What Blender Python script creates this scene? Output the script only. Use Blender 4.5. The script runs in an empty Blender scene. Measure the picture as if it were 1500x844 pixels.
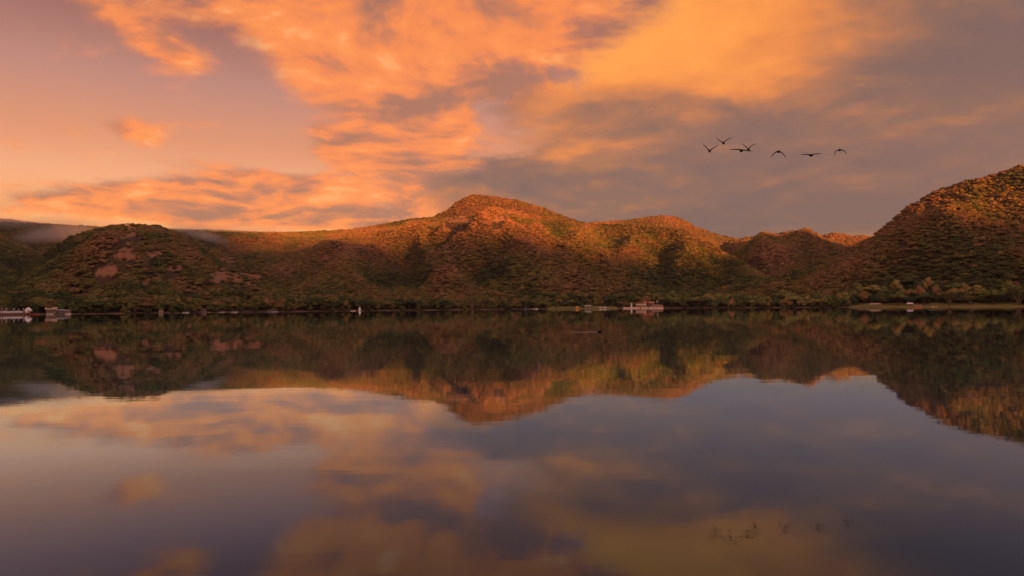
import bpy, bmesh, math, random
import numpy as np
from mathutils import Vector, Matrix, Euler, noise as mnoise

sc = bpy.context.scene
C = sc.collection
R = math.radians
random.seed(7)
rng = np.random.default_rng(11)

# ------------------------------------------------------------------ camera
W0, H0, FPX = 1500.0, 844.0, 1000.0        # the photograph's pixel grid, focal length in its pixels
CAM_H = 2.6
cam_d = bpy.data.cameras.new('camera')
cam = bpy.data.objects.new('camera', cam_d); C.objects.link(cam)
cam_d.sensor_width = 36.0; cam_d.lens = 36.0 * FPX / W0
cam_d.clip_start = 0.1; cam_d.clip_end = 20000
PITCH = math.atan(28.3 / FPX); ROLL = R(-0.40)
rot = (Matrix.Rotation(R(90) + PITCH, 3, 'X') @ Matrix.Rotation(ROLL, 3, 'Z'))
cam.matrix_world = Matrix.Translation((0, 0, CAM_H)) @ rot.to_4x4()
sc.camera = cam
ROT = np.array(rot)

# ------------------------------------------------------------------ exposure
sc.view_settings.view_transform = 'Standard'
sc.view_settings.look = 'None'
sc.view_settings.exposure = 1.5
sc.view_settings.gamma = 1.0
sc.view_settings.use_curve_mapping = False
sc.cycles.max_bounces = 6; sc.cycles.diffuse_bounces = 2; sc.cycles.glossy_bounces = 3
sc.cycles.transparent_max_bounces = 8; sc.cycles.volume_bounces = 0
sc.cycles.use_denoising = True
sc.cycles.caustics_reflective = False; sc.cycles.caustics_refractive = False

# ------------------------------------------------------------------ pixel <-> direction
def pdir(px, py):
    """world direction of a photograph pixel"""
    px = np.asarray(px, float); py = np.asarray(py, float)
    v = np.stack([(px - W0/2)/FPX, -(py - H0/2)/FPX, -np.ones_like(px)], -1)
    return v @ ROT.T
def az_tan(px, py):
    d = pdir(px, py)
    return np.arctan2(d[..., 0], d[..., 1]), d[..., 2]/np.hypot(d[..., 0], d[..., 1])
def project(P):
    v = (np.asarray(P, float) - np.array([0, 0, CAM_H])) @ ROT
    return W0/2 - FPX*v[..., 0]/v[..., 2], H0/2 + FPX*v[..., 1]/v[..., 2]

# ------------------------------------------------------------------ node helper
class NT:
    def __init__(s, nt): s.nt = nt; s.N = nt.nodes; s.L = nt.links
    def n(s, t, **k):
        o = s.N.new(t)
        for a, b in k.items(): setattr(o, a, b)
        return o
    def put(s, sock, v):
        if isinstance(v, bpy.types.NodeSocket): s.L.new(v, sock)
        elif v is not None:
            if isinstance(v, (tuple, list)) and sock.type == 'RGBA' and len(v) == 3: v = (*v, 1)
            sock.default_value = v
    def m(s, op, a, b=None, c=None, clamp=False):
        o = s.n('ShaderNodeMath', operation=op, use_clamp=clamp)
        for i, v in enumerate((a, b, c)):
            if v is not None: s.put(o.inputs[i], v)
        return o.outputs[0]
    def vm(s, op, a, b=None):
        o = s.n('ShaderNodeVectorMath', operation=op)
        s.put(o.inputs[0], a)
        if b is not None: s.put(o.inputs[1], b)
        return o.outputs[0]
    def mix(s, f, a, b, blend='MIX'):
        o = s.n('ShaderNodeMix', data_type='RGBA', blend_type=blend); o.clamp_factor = True
        s.put(o.inputs[0], f); s.put(o.inputs[6], a); s.put(o.inputs[7], b)
        return o.outputs[2]
    def noise(s, vec, scale, detail=4, rough=.55, dist=0.0, lac=2.0):
        o = s.n('ShaderNodeTexNoise'); o.noise_dimensions = '3D'
        s.put(o.inputs['Vector'], vec); s.put(o.inputs['Scale'], scale); s.put(o.inputs['Detail'], detail)
        s.put(o.inputs['Roughness'], rough); s.put(o.inputs['Distortion'], dist); s.put(o.inputs['Lacunarity'], lac)
        return o.outputs['Fac']
    def step(s, v, a, b, lo=0.0, hi=1.0):
        o = s.n('ShaderNodeMapRange', interpolation_type='SMOOTHSTEP')
        s.put(o.inputs[0], v); o.inputs[1].default_value = a; o.inputs[2].default_value = b
        o.inputs[3].default_value = lo; o.inputs[4].default_value = hi
        return o.outputs[0]
    def ramp(s, v, stops):
        o = s.n('ShaderNodeValToRGB'); e = o.color_ramp.elements
        while len(e) < len(stops): e.new(.5)
        for i, (p, c) in enumerate(stops): e[i].position = p; e[i].color = (*c, 1)
        s.put(o.inputs[0], v)
        return o.outputs[0]
    def xyz(s, x, y, z):
        o = s.n('ShaderNodeCombineXYZ')
        for i, v in enumerate((x, y, z)): s.put(o.inputs[i], v)
        return o.outputs[0]

# ------------------------------------------------------------------ world: dusk sky with clouds
SUN_AZ = R(152.0)      # clockwise from +Y: behind the camera, a little to its right
SUN_EL = R(6.5)
world = bpy.data.worlds.new('World'); sc.world = world; world.use_nodes = True
def build_sky():
    t = NT(world.node_tree); t.N.clear()
    out = t.n('ShaderNodeOutputWorld')
    sky = t.n('ShaderNodeTexSky', sky_type='NISHITA', sun_disc=False)
    sky.sun_elevation = SUN_EL; sky.sun_rotation = SUN_AZ
    b0 = t.n('ShaderNodeBackground'); t.L.new(sky.outputs[0], b0.inputs[0]); b0.inputs[1].default_value = 0.003
    d = t.n('ShaderNodeTexCoord').outputs['Generated']
    s3 = t.n('ShaderNodeSeparateXYZ'); t.L.new(d, s3.inputs[0])
    X, Y, Z = s3.outputs
    Za = t.m('ABSOLUTE', Z)
    # clear air: glow at the horizon, mauve above
    clear = t.ramp(t.m('MULTIPLY', Za, 1.0, clamp=True), [
        (0.0, (1.02, .40, .11)), (.10, (1.10, .47, .14)), (.17, (.95, .42, .205)), (.22, (.76, .30, .15)), (.29, (.52, .24, .185)), (.36, (.33, .135, .108)),
        (.55, (.18, .11, .12)), (1.0, (.11, .09, .13))])
    # clouds seen on a layer overhead
    den = t.m('ADD', Za, 0.17)
    P = t.xyz(t.m('DIVIDE', X, den), t.m('DIVIDE', Y, den), 0.0)
    warp = t.n('ShaderNodeTexNoise'); t.put(warp.inputs['Vector'], P); warp.inputs['Scale'].default_value = 1.1; warp.inputs['Detail'].default_value = 2
    wv = t.vm('SUBTRACT', warp.outputs['Color'], (.5, .5, .5))
    wsc = t.n('ShaderNodeVectorMath', operation='SCALE'); t.L.new(wv, wsc.inputs[0]); wsc.inputs[3].default_value = .55
    Pw = t.vm('ADD', P, wsc.outputs[0])
    n1 = t.noise(Pw, 2.3, 8, .60)
    n2 = t.noise(t.vm('ADD', Pw, (.03, .09, .02)), 2.3, 5, .58)
    n3 = t.noise(Pw, .9, 4, .5)
    fine = t.noise(Pw, 7.5, 5, .62, .5)
    def blob(px, py, sx, sy, tilt=0.0):
        dd = pdir(px, py); dd = dd/np.linalg.norm(dd)
        sx /= 1000.; sy /= 1000.
        a = t.m('SUBTRACT', X, float(dd[0])); b = t.m('SUBTRACT', Z, float(dd[2]))
        if tilt: b = t.m('MULTIPLY_ADD', a, -tilt, b)
        a = t.m('DIVIDE', a, sx); b = t.m('DIVIDE', b, sy)
        q = t.m('ADD', t.m('MULTIPLY', a, a), t.m('MULTIPLY', b, b))
        return t.m('EXPONENT', t.m('MULTIPLY', q, -1.0))
    def blobs(lst, start=0.0):
        acc = start
        for px, py, sx, sy, amp, *tl in lst:
            acc = t.m('MULTIPLY_ADD', blob(px, py, sx, sy, *(tl or [0.0])), amp, acc)
        return acc
    # broken patches (left and centre)
    bias = blobs([(510, 105, 120, 80, .26), (650, 140, 130, 45, .24), (600, 228, 170, 40, .26), (600, 305, 240, 36, .28), (720, 60, 200, 70, .16),
                  (385, 275, 70, 24, .24), (215, 284, 85, 20, .22), (330, 315, 240, 16, .24), (235, 62, 85, 26, .20, -.5),
                  (202, 190, 36, 15, .25), (305, 183, 30, 8, .16), (720, 22, 260, 42, .16), (440, 55, 60, 20, .10),
                  (728, 168, 46, 22, -.40, -.3), (90, 150, 170, 140, -.06), (375, 175, 50, 70, -.14), (440, 232, 40, 26, -.16), (600, 84, 90, 12, -.20), (470, 172, 60, 12, -.10), (350, 90, 42, 80, -.15), (90, 60, 60, 30, .06, -.4)], .035)
    f = t.m('ADD', n1, bias)
    ca = t.step(f, .51, .73)
    lit = t.m('ADD', t.m('MULTIPLY', t.m('SUBTRACT', n1, n2), 4.4), .50)
    lit = t.m('MULTIPLY_ADD', t.m('SUBTRACT', fine, .5), .75, lit)
    thick = t.step(f, .70, .95)
    litc = t.m('SUBTRACT', lit, t.m('MULTIPLY', thick, .22), clamp=True)
    cola = t.ramp(litc, [(0.0, (.40, .165, .10)), (.28, (.66, .21, .085)), (.55, (1.0, .27, .065)), (.82, (1.08, .315, .065)), (1.0, (1.1, .42, .13))])
    # broad grey sheet (right)
    d0 = pdir(735, 190); d0 = d0/np.linalg.norm(d0)
    Lq = t.m('SUBTRACT', t.m('SUBTRACT', X, float(d0[0])), t.m('MULTIPLY', t.m('SUBTRACT', Za, float(d0[2])), .95))
    Lq = t.m('MULTIPLY_ADD', t.m('SUBTRACT', n1, .5), .50, Lq)
    cb = t.step(Lq, -.04, .07)
    streak = t.noise(t.xyz(t.m('MULTIPLY', X, 3.0), t.m('MULTIPLY', Y, .8), t.m('MULTIPLY_ADD', X, 1.6, t.m('MULTIPLY', Z, 13.0))), 1.6, 5, .55, .5)
    glow = blobs([(960, 30, 200, 80, .80), (860, 105, 85, 36, .40, .4), (820, 212, 110, 36, .42), (1180, 60, 230, 80, .26), (1060, 120, 170, 60, .18),
                  (1420, 155, 90, 26, .10), (1150, 268, 190, 17, .13), (930, 300, 110, 22, .10), (1150, 320, 190, 30, -.10), (690, 325, 110, 50, .40), (760, 260, 60, 25, -.10), (1470, 30, 130, 70, -.22)], .075)
    glow = t.m('MULTIPLY_ADD', t.m('SUBTRACT', streak, .5), .42, glow)
    glow = t.m('MULTIPLY_ADD', t.m('SUBTRACT', n3, .5), .40, glow)
    glow = t.m('MULTIPLY_ADD', t.m('SUBTRACT', n1, n2), 1.1, glow)
    glow = t.m('MULTIPLY_ADD', t.m('SUBTRACT', fine, .5), .20, glow, clamp=True)
    colb = t.ramp(glow, [(0.0, (.17, .108, .098)), (.18, (.235, .125, .09)), (.38, (.42, .165, .078)), (.65, (.85, .26, .055)), (1.0, (1.12, .38, .06))])
    col = t.mix(t.m('MULTIPLY', ca, .93), clear, cola)
    col = t.mix(cb, col, colb)
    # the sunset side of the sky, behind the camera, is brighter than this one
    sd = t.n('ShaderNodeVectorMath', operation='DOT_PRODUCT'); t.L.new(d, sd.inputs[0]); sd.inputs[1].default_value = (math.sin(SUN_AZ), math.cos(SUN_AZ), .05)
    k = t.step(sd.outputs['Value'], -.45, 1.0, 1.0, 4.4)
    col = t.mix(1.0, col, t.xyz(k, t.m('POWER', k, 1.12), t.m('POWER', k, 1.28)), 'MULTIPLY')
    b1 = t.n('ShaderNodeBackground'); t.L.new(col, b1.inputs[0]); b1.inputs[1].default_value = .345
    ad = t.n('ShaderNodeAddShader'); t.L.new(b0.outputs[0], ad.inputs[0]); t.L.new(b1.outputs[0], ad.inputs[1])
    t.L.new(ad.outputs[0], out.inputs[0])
build_sky()

# ------------------------------------------------------------------ sun
sun_d = bpy.data.lights.new('sun', 'SUN'); sun = bpy.data.objects.new('sun', sun_d); C.objects.link(sun)
sun_d.energy = 5.0; sun_d.angle = R(3.0); sun_d.color = (1.0, .30, .055)
sv = Vector((math.sin(SUN_AZ)*math.cos(SUN_EL), math.cos(SUN_AZ)*math.cos(SUN_EL), math.sin(SUN_EL)))
sun.rotation_euler = sv.to_track_quat('Z', 'Y').to_euler()

# ------------------------------------------------------------------ helpers
def tag(o, label=None, cat=None, group=None, kind=None):
    if label: o['label'] = label
    if cat: o['category'] = cat
    if group: o['group'] = group
    if kind: o['kind'] = kind
    return o
def empty(name, loc, rz=0.0):
    o = bpy.data.objects.new(name, None); C.objects.link(o); o.empty_display_size = .1
    o.location = loc; o.rotation_euler = (0, 0, rz)
    return o
def link(name, me, parent=None, mat=None):
    if mat is not None and not me.materials: me.materials.append(mat)
    o = bpy.data.objects.new(name, me); C.objects.link(o)
    if parent: o.parent = parent
    return o
def mesh(name, v, f, mat=None, smooth=False):
    me = bpy.data.meshes.new(name); me.from_pydata([tuple(map(float, p)) for p in v], [], [tuple(map(int, q)) for q in f])
    if mat is not None: me.materials.append(mat)
    if smooth: me.polygons.foreach_set('use_smooth', [True]*len(me.polygons))
    me.update()
    return me
class MB:
    """collects shapes into one mesh"""
    def __init__(s): s.v = []; s.f = []
    def add(s, v, f):
        o = len(s.v); s.v += [tuple(p) for p in v]; s.f += [tuple(i+o for i in q) for q in f]; return s
    def box(s, x0, x1, y0, y1, z0, z1, taper=0.0):
        t = taper
        v = [(x0, y0, z0), (x1, y0, z0), (x1, y1, z0), (x0, y1, z0), (x0+t, y0+t, z1), (x1-t, y0+t, z1), (x1-t, y1-t, z1), (x0+t, y1-t, z1)]
        return s.add(v, [(3, 2, 1, 0), (4, 5, 6, 7), (0, 1, 5, 4), (1, 2, 6, 5), (2, 3, 7, 6), (3, 0, 4, 7)])
    def tube(s, pts, rad, n=6, cap=True):
        pts = [Vector(p) for p in pts]; rings = []
        for i, p in enumerate(pts):
            d = (pts[min(i+1, len(pts)-1)] - pts[max(i-1, 0)]).normalized()
            a = d.cross(Vector((0, 0, 1)) if abs(d.z) < .9 else Vector((1, 0, 0))).normalized(); b = d.cross(a)
            r = rad[i] if hasattr(rad, '__len__') else rad
            rings.append([p + a*r*math.cos(2*math.pi*k/n) + b*r*math.sin(2*math.pi*k/n) for k in range(n)])
        v = [q for r_ in rings for q in r_]; f = []
        for i in range(len(pts)-1):
            for k in range(n):
                f.append((i*n+k, i*n+(k+1) % n, (i+1)*n+(k+1) % n, (i+1)*n+k))
        if cap: f += [tuple(range(n))[::-1], tuple((len(pts)-1)*n+k for k in range(n))]
        return s.add(v, f)
    def loft(s, rings, cap=True):
        n = len(rings[0]); v = [q for r_ in rings for q in r_]; f = []
        for i in range(len(rings)-1):
            for k in range(n):
                f.append((i*n+k, i*n+(k+1) % n, (i+1)*n+(k+1) % n, (i+1)*n+k))
        if cap: f += [tuple(range(n))[::-1], tuple((len(rings)-1)*n+k for k in range(n))]
        return s.add(v, f)
    def build(s, name, mat, parent=None, smooth=False):
        me = mesh(name, s.v, s.f, mat, smooth)
        bm = bmesh.new(); bm.from_mesh(me); bmesh.ops.recalc_face_normals(bm, faces=bm.faces); bm.to_mesh(me); bm.free()
        return link(name, me, parent)

# numpy value noise
def _hash(ix, iy, seed):
    h = (ix.astype(np.int64)*374761393 + iy.astype(np.int64)*668265263 + seed*2147483647) & 0xffffffff
    h = ((h ^ (h >> 13))*1274126177) & 0xffffffff
    h = ((h ^ (h >> 16))*2246822519) & 0xffffffff
    return ((h ^ (h >> 15)) & 0xffffff)/float(0xffffff)
def vnoise(x, y, seed=0):
    x = np.asarray(x, float); y = np.asarray(y, float)
    x0 = np.floor(x); y0 = np.floor(y); fx = x-x0; fy = y-y0
    fx = fx**3*(fx*(fx*6-15)+10); fy = fy**3*(fy*(fy*6-15)+10)
    a = _hash(x0, y0, seed); b = _hash(x0+1, y0, seed); c = _hash(x0, y0+1, seed); d = _hash(x0+1, y0+1, seed)
    return (a+(b-a)*fx)*(1-fy) + (c+(d-c)*fx)*fy
def fbm(x, y, oct=4, seed=0, gain=.5):
    s = 0; a = 1.0; tot = 0
    for i in range(oct):
        s = s + a*vnoise(x*2**i+i*17.3, y*2**i-i*9.1, seed+i*31); tot += a; a *= gain
    return s/tot
def ridged(x, y, oct=3, seed=0):
    s = 0; a = 1.0; tot = 0
    for i in range(oct):
        s = s + a*(1-np.abs(2*vnoise(x*2**i+i*13.7, y*2**i+i*5.3, seed+i*31)-1)); tot += a; a *= .5
    return s/tot
def sstep(x, a, b):
    t = np.clip((x-a)/(b-a), 0, 1); return t*t*(3-2*t)

# ------------------------------------------------------------------ materials
def new_mat(name):
    m = bpy.data.materials.new(name); m.use_nodes = True
    t = NT(m.node_tree); b = t.N['Principled BSDF']
    return m, t, b
def plain(name, col, rough=.7, var=.25, scale=1.5, metallic=0.0):
    m, t, b = new_mat(name)
    oc = t.n('ShaderNodeTexCoord').outputs['Object']
    n = t.noise(oc, scale, 5, .6)
    lo = tuple(c*(1-var) for c in col); hi = tuple(min(1, c*(1+var)) for c in col)
    t.L.new(t.mix(t.step(n, .3, .7), lo, hi), b.inputs['Base Color'])
    b.inputs['Roughness'].default_value = rough; b.inputs['Metallic'].default_value = metallic
    b.inputs['Specular IOR Level'].default_value = .3
    return m

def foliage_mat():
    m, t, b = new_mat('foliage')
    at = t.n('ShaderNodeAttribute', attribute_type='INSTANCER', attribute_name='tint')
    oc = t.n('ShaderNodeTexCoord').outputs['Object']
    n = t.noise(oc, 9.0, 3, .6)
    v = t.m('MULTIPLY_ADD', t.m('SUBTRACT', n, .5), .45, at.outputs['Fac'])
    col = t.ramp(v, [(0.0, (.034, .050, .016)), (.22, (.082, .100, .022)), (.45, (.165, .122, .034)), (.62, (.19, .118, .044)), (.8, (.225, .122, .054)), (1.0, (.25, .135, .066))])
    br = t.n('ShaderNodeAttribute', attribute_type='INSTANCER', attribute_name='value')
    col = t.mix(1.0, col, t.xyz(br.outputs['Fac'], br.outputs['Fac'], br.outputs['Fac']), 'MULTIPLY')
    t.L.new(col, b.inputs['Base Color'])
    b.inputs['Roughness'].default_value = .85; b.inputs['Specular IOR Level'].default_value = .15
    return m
M_FOL = foliage_mat()
M_BARK = plain('bark', (.10, .07, .045), .9, .3, 3)
M_BARKP = plain('pale_bark', (.22, .17, .11), .85, .25, 3)

def ground_mat():
    m, t, b = new_mat('hillside_ground')
    g = t.n('ShaderNodeNewGeometry').outputs['Position']
    s3 = t.n('ShaderNodeSeparateXYZ'); t.L.new(g, s3.inputs[0])
    n1 = t.noise(g, .02, 6, .6); n2 = t.noise(g, .25, 5, .65)
    dry = t.mix(t.step(n1, .35, .65), (.085, .052, .024), (.055, .046, .018))
    dry = t.mix(t.step(n2, .35, .7), dry, (.035, .026, .013))
    soil = t.mix(t.step(n2, .3, .75), (.29, .14, .075), (.19, .10, .052))
    soil = t.mix(t.step(n1, .5, .62), soil, (.25, .15, .075))
    cl = t.n('ShaderNodeAttribute', attribute_name='clear').outputs['Fac']
    gr = t.n('ShaderNodeAttribute', attribute_name='meadow').outputs['Fac']
    col = t.mix(cl, dry, soil)
    col = t.mix(gr, col, t.mix(t.step(n2, .35, .65), (.21, .185, .045), (.14, .15, .036)))
    sand = t.mix(t.step(n2, .3, .7), (.27, .17, .095), (.17, .105, .06))
    zz = t.m('MULTIPLY_ADD', n2, -.6, s3.outputs[2])
    col = t.mix(t.m('MULTIPLY', t.step(zz, .1, .6, 1, 0), t.step(t.noise(g, .035, 3, .6), .42, .60)), col, sand)
    t.L.new(col, b.inputs['Base Color'])
    b.inputs['Roughness'].default_value = .95; b.inputs['Specular IOR Level'].default_value = .1
    bp = t.n('ShaderNodeBump'); bp.inputs['Distance'].default_value = 1.2; bp.inputs['Strength'].default_value = .6
    t.L.new(n2, bp.inputs['Height']); t.L.new(bp.outputs[0], b.inputs['Normal'])
    return m
M_GROUND = ground_mat()

def water_mat():
    m, t, b = new_mat('lake_water')
    t.N.remove(b)
    g = t.n('ShaderNodeNewGeometry').outputs['Position']
    sc3 = t.n('ShaderNodeMapping'); t.L.new(g, sc3.inputs[0]); sc3.inputs['Scale'].default_value = (.24, 1.0, 1.0)
    v = sc3.outputs[0]
    ripple = t.noise(v, 1.1, 2, .5)
    swell = t.noise(v, .16, 2, .5)
    fine = t.noise(v, 7.0, 2, .5)
    patch = t.step(t.noise(t.vm('MULTIPLY', g, (.010, .022, 0)), 1.0, 3, .55), .46, .66, .55, 1.0)
    h = t.m('ADD', t.m('MULTIPLY', t.m('MULTIPLY', ripple, patch), .0028), t.m('MULTIPLY', swell, .013))
    ds = t.n('ShaderNodeVectorMath', operation='LENGTH'); t.L.new(g, ds.inputs[0])
    near = t.step(ds.outputs['Value'], 6.0, 70.0, 1.0, .12)      # a light breeze stirs the near shore
    h = t.m('MULTIPLY_ADD', t.m('MULTIPLY', fine, near), .0004, h)
    h = t.m('MULTIPLY_ADD', t.m('MULTIPLY', t.noise(v, 30.0, 1, .5), t.step(ds.outputs['Value'], 5.0, 30.0, 1.0, 0.0)), .0002, h)
    bp = t.n('ShaderNodeBump'); bp.inputs['Distance'].default_value = 1.0; bp.inputs['Strength'].default_value = 1.0
    t.L.new(h, bp.inputs['Height'])
    fr = t.n('ShaderNodeFresnel'); fr.inputs['IOR'].default_value = 1.333; t.L.new(bp.outputs[0], fr.inputs['Normal'])
    F = fr.outputs[0]
    # reflectance of clear blue-green water: red falls off fastest towards steep angles
    col = t.xyz(*[t.m('MINIMUM', t.m('MULTIPLY', t.m('POWER', F, p), k), 1.0) for k, p in ((1.48, 1.30), (1.92, 1.27), (2.4, 1.18))])
    gl = t.n('ShaderNodeBsdfGlossy'); gl.inputs['Roughness'].default_value = .012; t.L.new(col, gl.inputs['Color']); t.L.new(bp.outputs[0], gl.inputs['Normal'])
    df = t.n('ShaderNodeBsdfDiffuse'); t.L.new(t.mix(F, (.001, .008, .016), (0, 0, 0)), df.inputs['Color'])
    ad = t.n('ShaderNodeAddShader'); t.L.new(gl.outputs[0], ad.inputs[0]); t.L.new(df.outputs[0], ad.inputs[1])
    t.L.new(ad.outputs[0], t.N['Material Output'].inputs['Surface'])
    return m
M_WATER = water_mat()

# ------------------------------------------------------------------ terrain as height over (azimuth, distance)
def ae_curve(pts):
    """pixel crest points (x, y, distance) -> azimuth, height, distance arrays"""
    a = np.array(pts, float); az, tn = az_tan(a[:, 0], a[:, 1])
    return az, CAM_H + tn*a[:, 2], a[:, 2]
AZ_FINE = np.linspace(R(-75), R(75), 3001)
def smooth(y, k=7):
    w = np.hanning(2*k+1); w /= w.sum()
    return np.convolve(np.pad(y, k, mode='edge'), w, mode='valid')
TREE = 2.8   # how far the canopy stands above the crest
class Layer:
    def __init__(s, pts, foot, back=500, power=1.25, gully=.14, k=7):
        az, h, r = ae_curve(pts)
        s.H = smooth(np.interp(AZ_FINE, az, h), k) - TREE - 3.4; s.Rr = smooth(np.interp(AZ_FINE, az, r), 25)
        fa = az_tan([p[0] for p in foot], [450]*len(foot))[0]
        s.F = smooth(np.interp(AZ_FINE, fa, [p[1] for p in foot]), 25)
        s.back, s.power, s.gully = back, power, gully
    def eval(s, az, r):
        H = np.interp(az, AZ_FINE, s.H); Rr = np.interp(az, AZ_FINE, s.Rr); F = np.interp(az, AZ_FINE, s.F)
        t = (r-F)/(Rr-F); up = np.clip(t, 0, 1)
        rise = up**s.power
        rise = rise*(1-.25*sstep(up, .75, 1)) + .25*sstep(up, .75, 1)*(1-(1-up)**1.2*0)
        bk = np.clip((r-Rr)/s.back, 0, 3)
        z = H*np.where(t <= 1, rise, 1-.9*bk**1.15)
        return z, s.gully*H*np.sin(np.pi*np.clip(up, 0, 1)**.85)*(1-up**5)
SH_X = [-700, -200, 0, 120, 250, 400, 560, 690, 800, 900, 1000, 1100, 1200, 1360, 1500, 1700, 2200]
SH_R = [420, 480, 545, 560, 600, 650, 740, 830, 910, 960, 960, 900, 850, 830, 800, 760, 650]
SH_AZ = az_tan(SH_X, [450]*len(SH_X))[0]
SHORE = smooth(np.interp(AZ_FINE, SH_AZ, SH_R), 40)
def shore(az):
    return np.interp(az, AZ_FINE, SHORE) + 34*(fbm(np.asarray(az)*30, np.asarray(az)*0+3.1, 4, 5, .6)-.5)
L_rim = Layer([(-500, 322, 2500), (0, 320, 2500), (60, 326, 2500), (130, 333, 2450), (200, 335, 2400), (260, 335, 2300), (330, 337, 2200), (400, 340, 2100), (450, 339, 2000),
               (520, 335, 1900), (560, 328, 1850), (600, 321, 1800), (640, 318, 1750), (700, 316, 1640), (745, 306, 1600), (775, 313, 1590), (830, 324, 1560), (870, 328, 1540),
               (910, 329, 1520), (950, 331, 1500), (1000, 336, 1450), (1030, 352, 1400), (1060, 369, 1350), (1100, 392, 1280), (1140, 414, 1200), (1200, 440, 1150), (1300, 448, 1150), (1900, 449, 1150)],
              [(-300, 1150), (0, 1150), (250, 1000), (400, 900), (560, 860), (700, 880), (900, 1010), (1000, 1000), (1100, 960), (1300, 950)], 600, 1.18, .17)
L_cap = Layer([(560, 345, 1900), (600, 335, 1900), (640, 314, 1900), (655, 307, 1900), (668, 296, 1900), (690, 284, 1900), (720, 286, 1900), (760, 293, 1900), (800, 305, 1880), (830, 318, 1860), (870, 331, 1820), (920, 345, 1800), (1000, 380, 1800), (1100, 430, 1800)],
              [(560, 1500), (1000, 1500)], 500, .95, .05, 4)
L_knob = Layer([(780, 345, 2200), (830, 332, 2200), (870, 325, 2200), (920, 322, 2200), (950, 317, 2200), (972, 315, 2200), (995, 318, 2200), (1020, 332, 2200), (1060, 346, 2200), (1085, 350, 2200), (1150, 375, 2200), (1250, 430, 2200)],
               [(780, 1500), (1250, 1500)], 500, 1.1, .06, 4)
L_left = Layer([(-200, 440, 1050), (-40, 425, 1080), (20, 408, 1120), (60, 380, 1160), (100, 350, 1190), (150, 333, 1220), (175, 329, 1230), (190, 327, 1230), (215, 330, 1240), (235, 330, 1240), (255, 338, 1230), (275, 351, 1220), (300, 371, 1180), (330, 391, 1120), (370, 410, 1050), (430, 430, 1000), (520, 446, 950)],
               [(-200, 700), (200, 680), (520, 740)], 350, 1.15, .12, 5)
L_cr = Layer([(960, 430, 1750), (1040, 368, 1750), (1075, 350, 1750), (1110, 345, 1750), (1140, 342, 1750), (1165, 337, 1750), (1185, 341, 1750), (1205, 345, 1750), (1222, 341, 1750), (1245, 345, 1750), (1265, 345, 1750), (1300, 350, 1750), (1400, 360, 1750), (1900, 360, 1750)],
             [(960, 1200), (1400, 1150)], 500, 1.05, .16, 3)
L_right = Layer([(1000, 448, 1000), (1080, 432, 1020), (1130, 412, 1050), (1200, 387, 1090), (1240, 368, 1110), (1280, 346, 1130), (1310, 320, 1150), (1330, 302, 1160), (1380, 276, 1180), (1420, 262, 1190), (1460, 255, 1200), (1500, 239, 1220), (1560, 222, 1240), (1650, 205, 1250), (1800, 195, 1200), (2200, 195, 1100)],
                [(1000, 960), (1200, 880), (1500, 830), (1800, 780), (2200, 680)], 500, 1.02, .10, 4)
L_far = Layer([(-500, 330, 1750), (-60, 338, 1700), (0, 345, 1650), (40, 362, 1600), (90, 385, 1500), (140, 410, 1450), (200, 440, 1400), (300, 449, 1400)], [(-500, 800), (300, 900)], 400, 1.1, .13)
LAYERS = [L_rim, L_cap, L_knob, L_left, L_cr, L_right, L_far]
SPURS = []     # (polyline xy, height, width)
def height(az, r, spurs=True):
    az = np.asarray(az, float); r = np.asarray(r, float)
    S = shore(az); d = r-S
    plain_z = np.where(d < 0, d*.05, np.minimum(d*.045, .8) + np.clip(d-18, 0, 120)*.022)
    zs = None; gl = None
    for L in LAYERS:
        z, g = L.eval(az, r)
        if zs is None: zs, gl = z, g
        else:
            k = 9.0; hh = np.clip(.5+.5*(z-zs)/k, 0, 1)
            zs = zs+(z-zs)*hh + k*hh*(1-hh); gl = gl+(g-gl)*hh
    X = r*np.sin(az); Y = r*np.cos(az)
    wx = 90*(fbm(X/260, Y/260, 2, 41)-.5)
    u = (az*1450 + .22*(r-1000) + wx)/185.; v = r/620.
    rg = ridged(u, v, 3, 77)
    zs = zs + gl*(rg-.70)*2.7
    zs = zs + np.clip(gl/25., 0, 1)*(6*(fbm(X/70, Y/70, 3, 91)-.5))
    if spurs:
        for poly, amp, wid in SPURS:
            dm = np.full(np.shape(X), 1e9); par = np.zeros(np.shape(X))
            n = len(poly)-1
            for i in range(n):
                a, b = poly[i], poly[i+1]; ab = b-a; q = np.clip(((X-a[0])*ab[0]+(Y-a[1])*ab[1])/(ab@ab), 0, 1)
                dd = np.hypot(X-a[0]-q*ab[0], Y-a[1]-q*ab[1]); m_ = dd < dm
                dm = np.where(m_, dd, dm); par = np.where(m_, (i+q)/n, par)
            zs = zs + np.clip(gl/14., 0, 1)*1.7*amp*np.exp(-np.abs(dm/wid)**1.6)*np.sin(np.pi*np.clip(par*.9+.02, 0, 1))**.8
    zz = np.maximum(zs, 0)
    w = sstep(d, 10, 120)
    return plain_z + zz*w + np.clip(d/60, 0, 1)*1.6*(fbm(X/28, Y/28, 3, 15)-.5)
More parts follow.
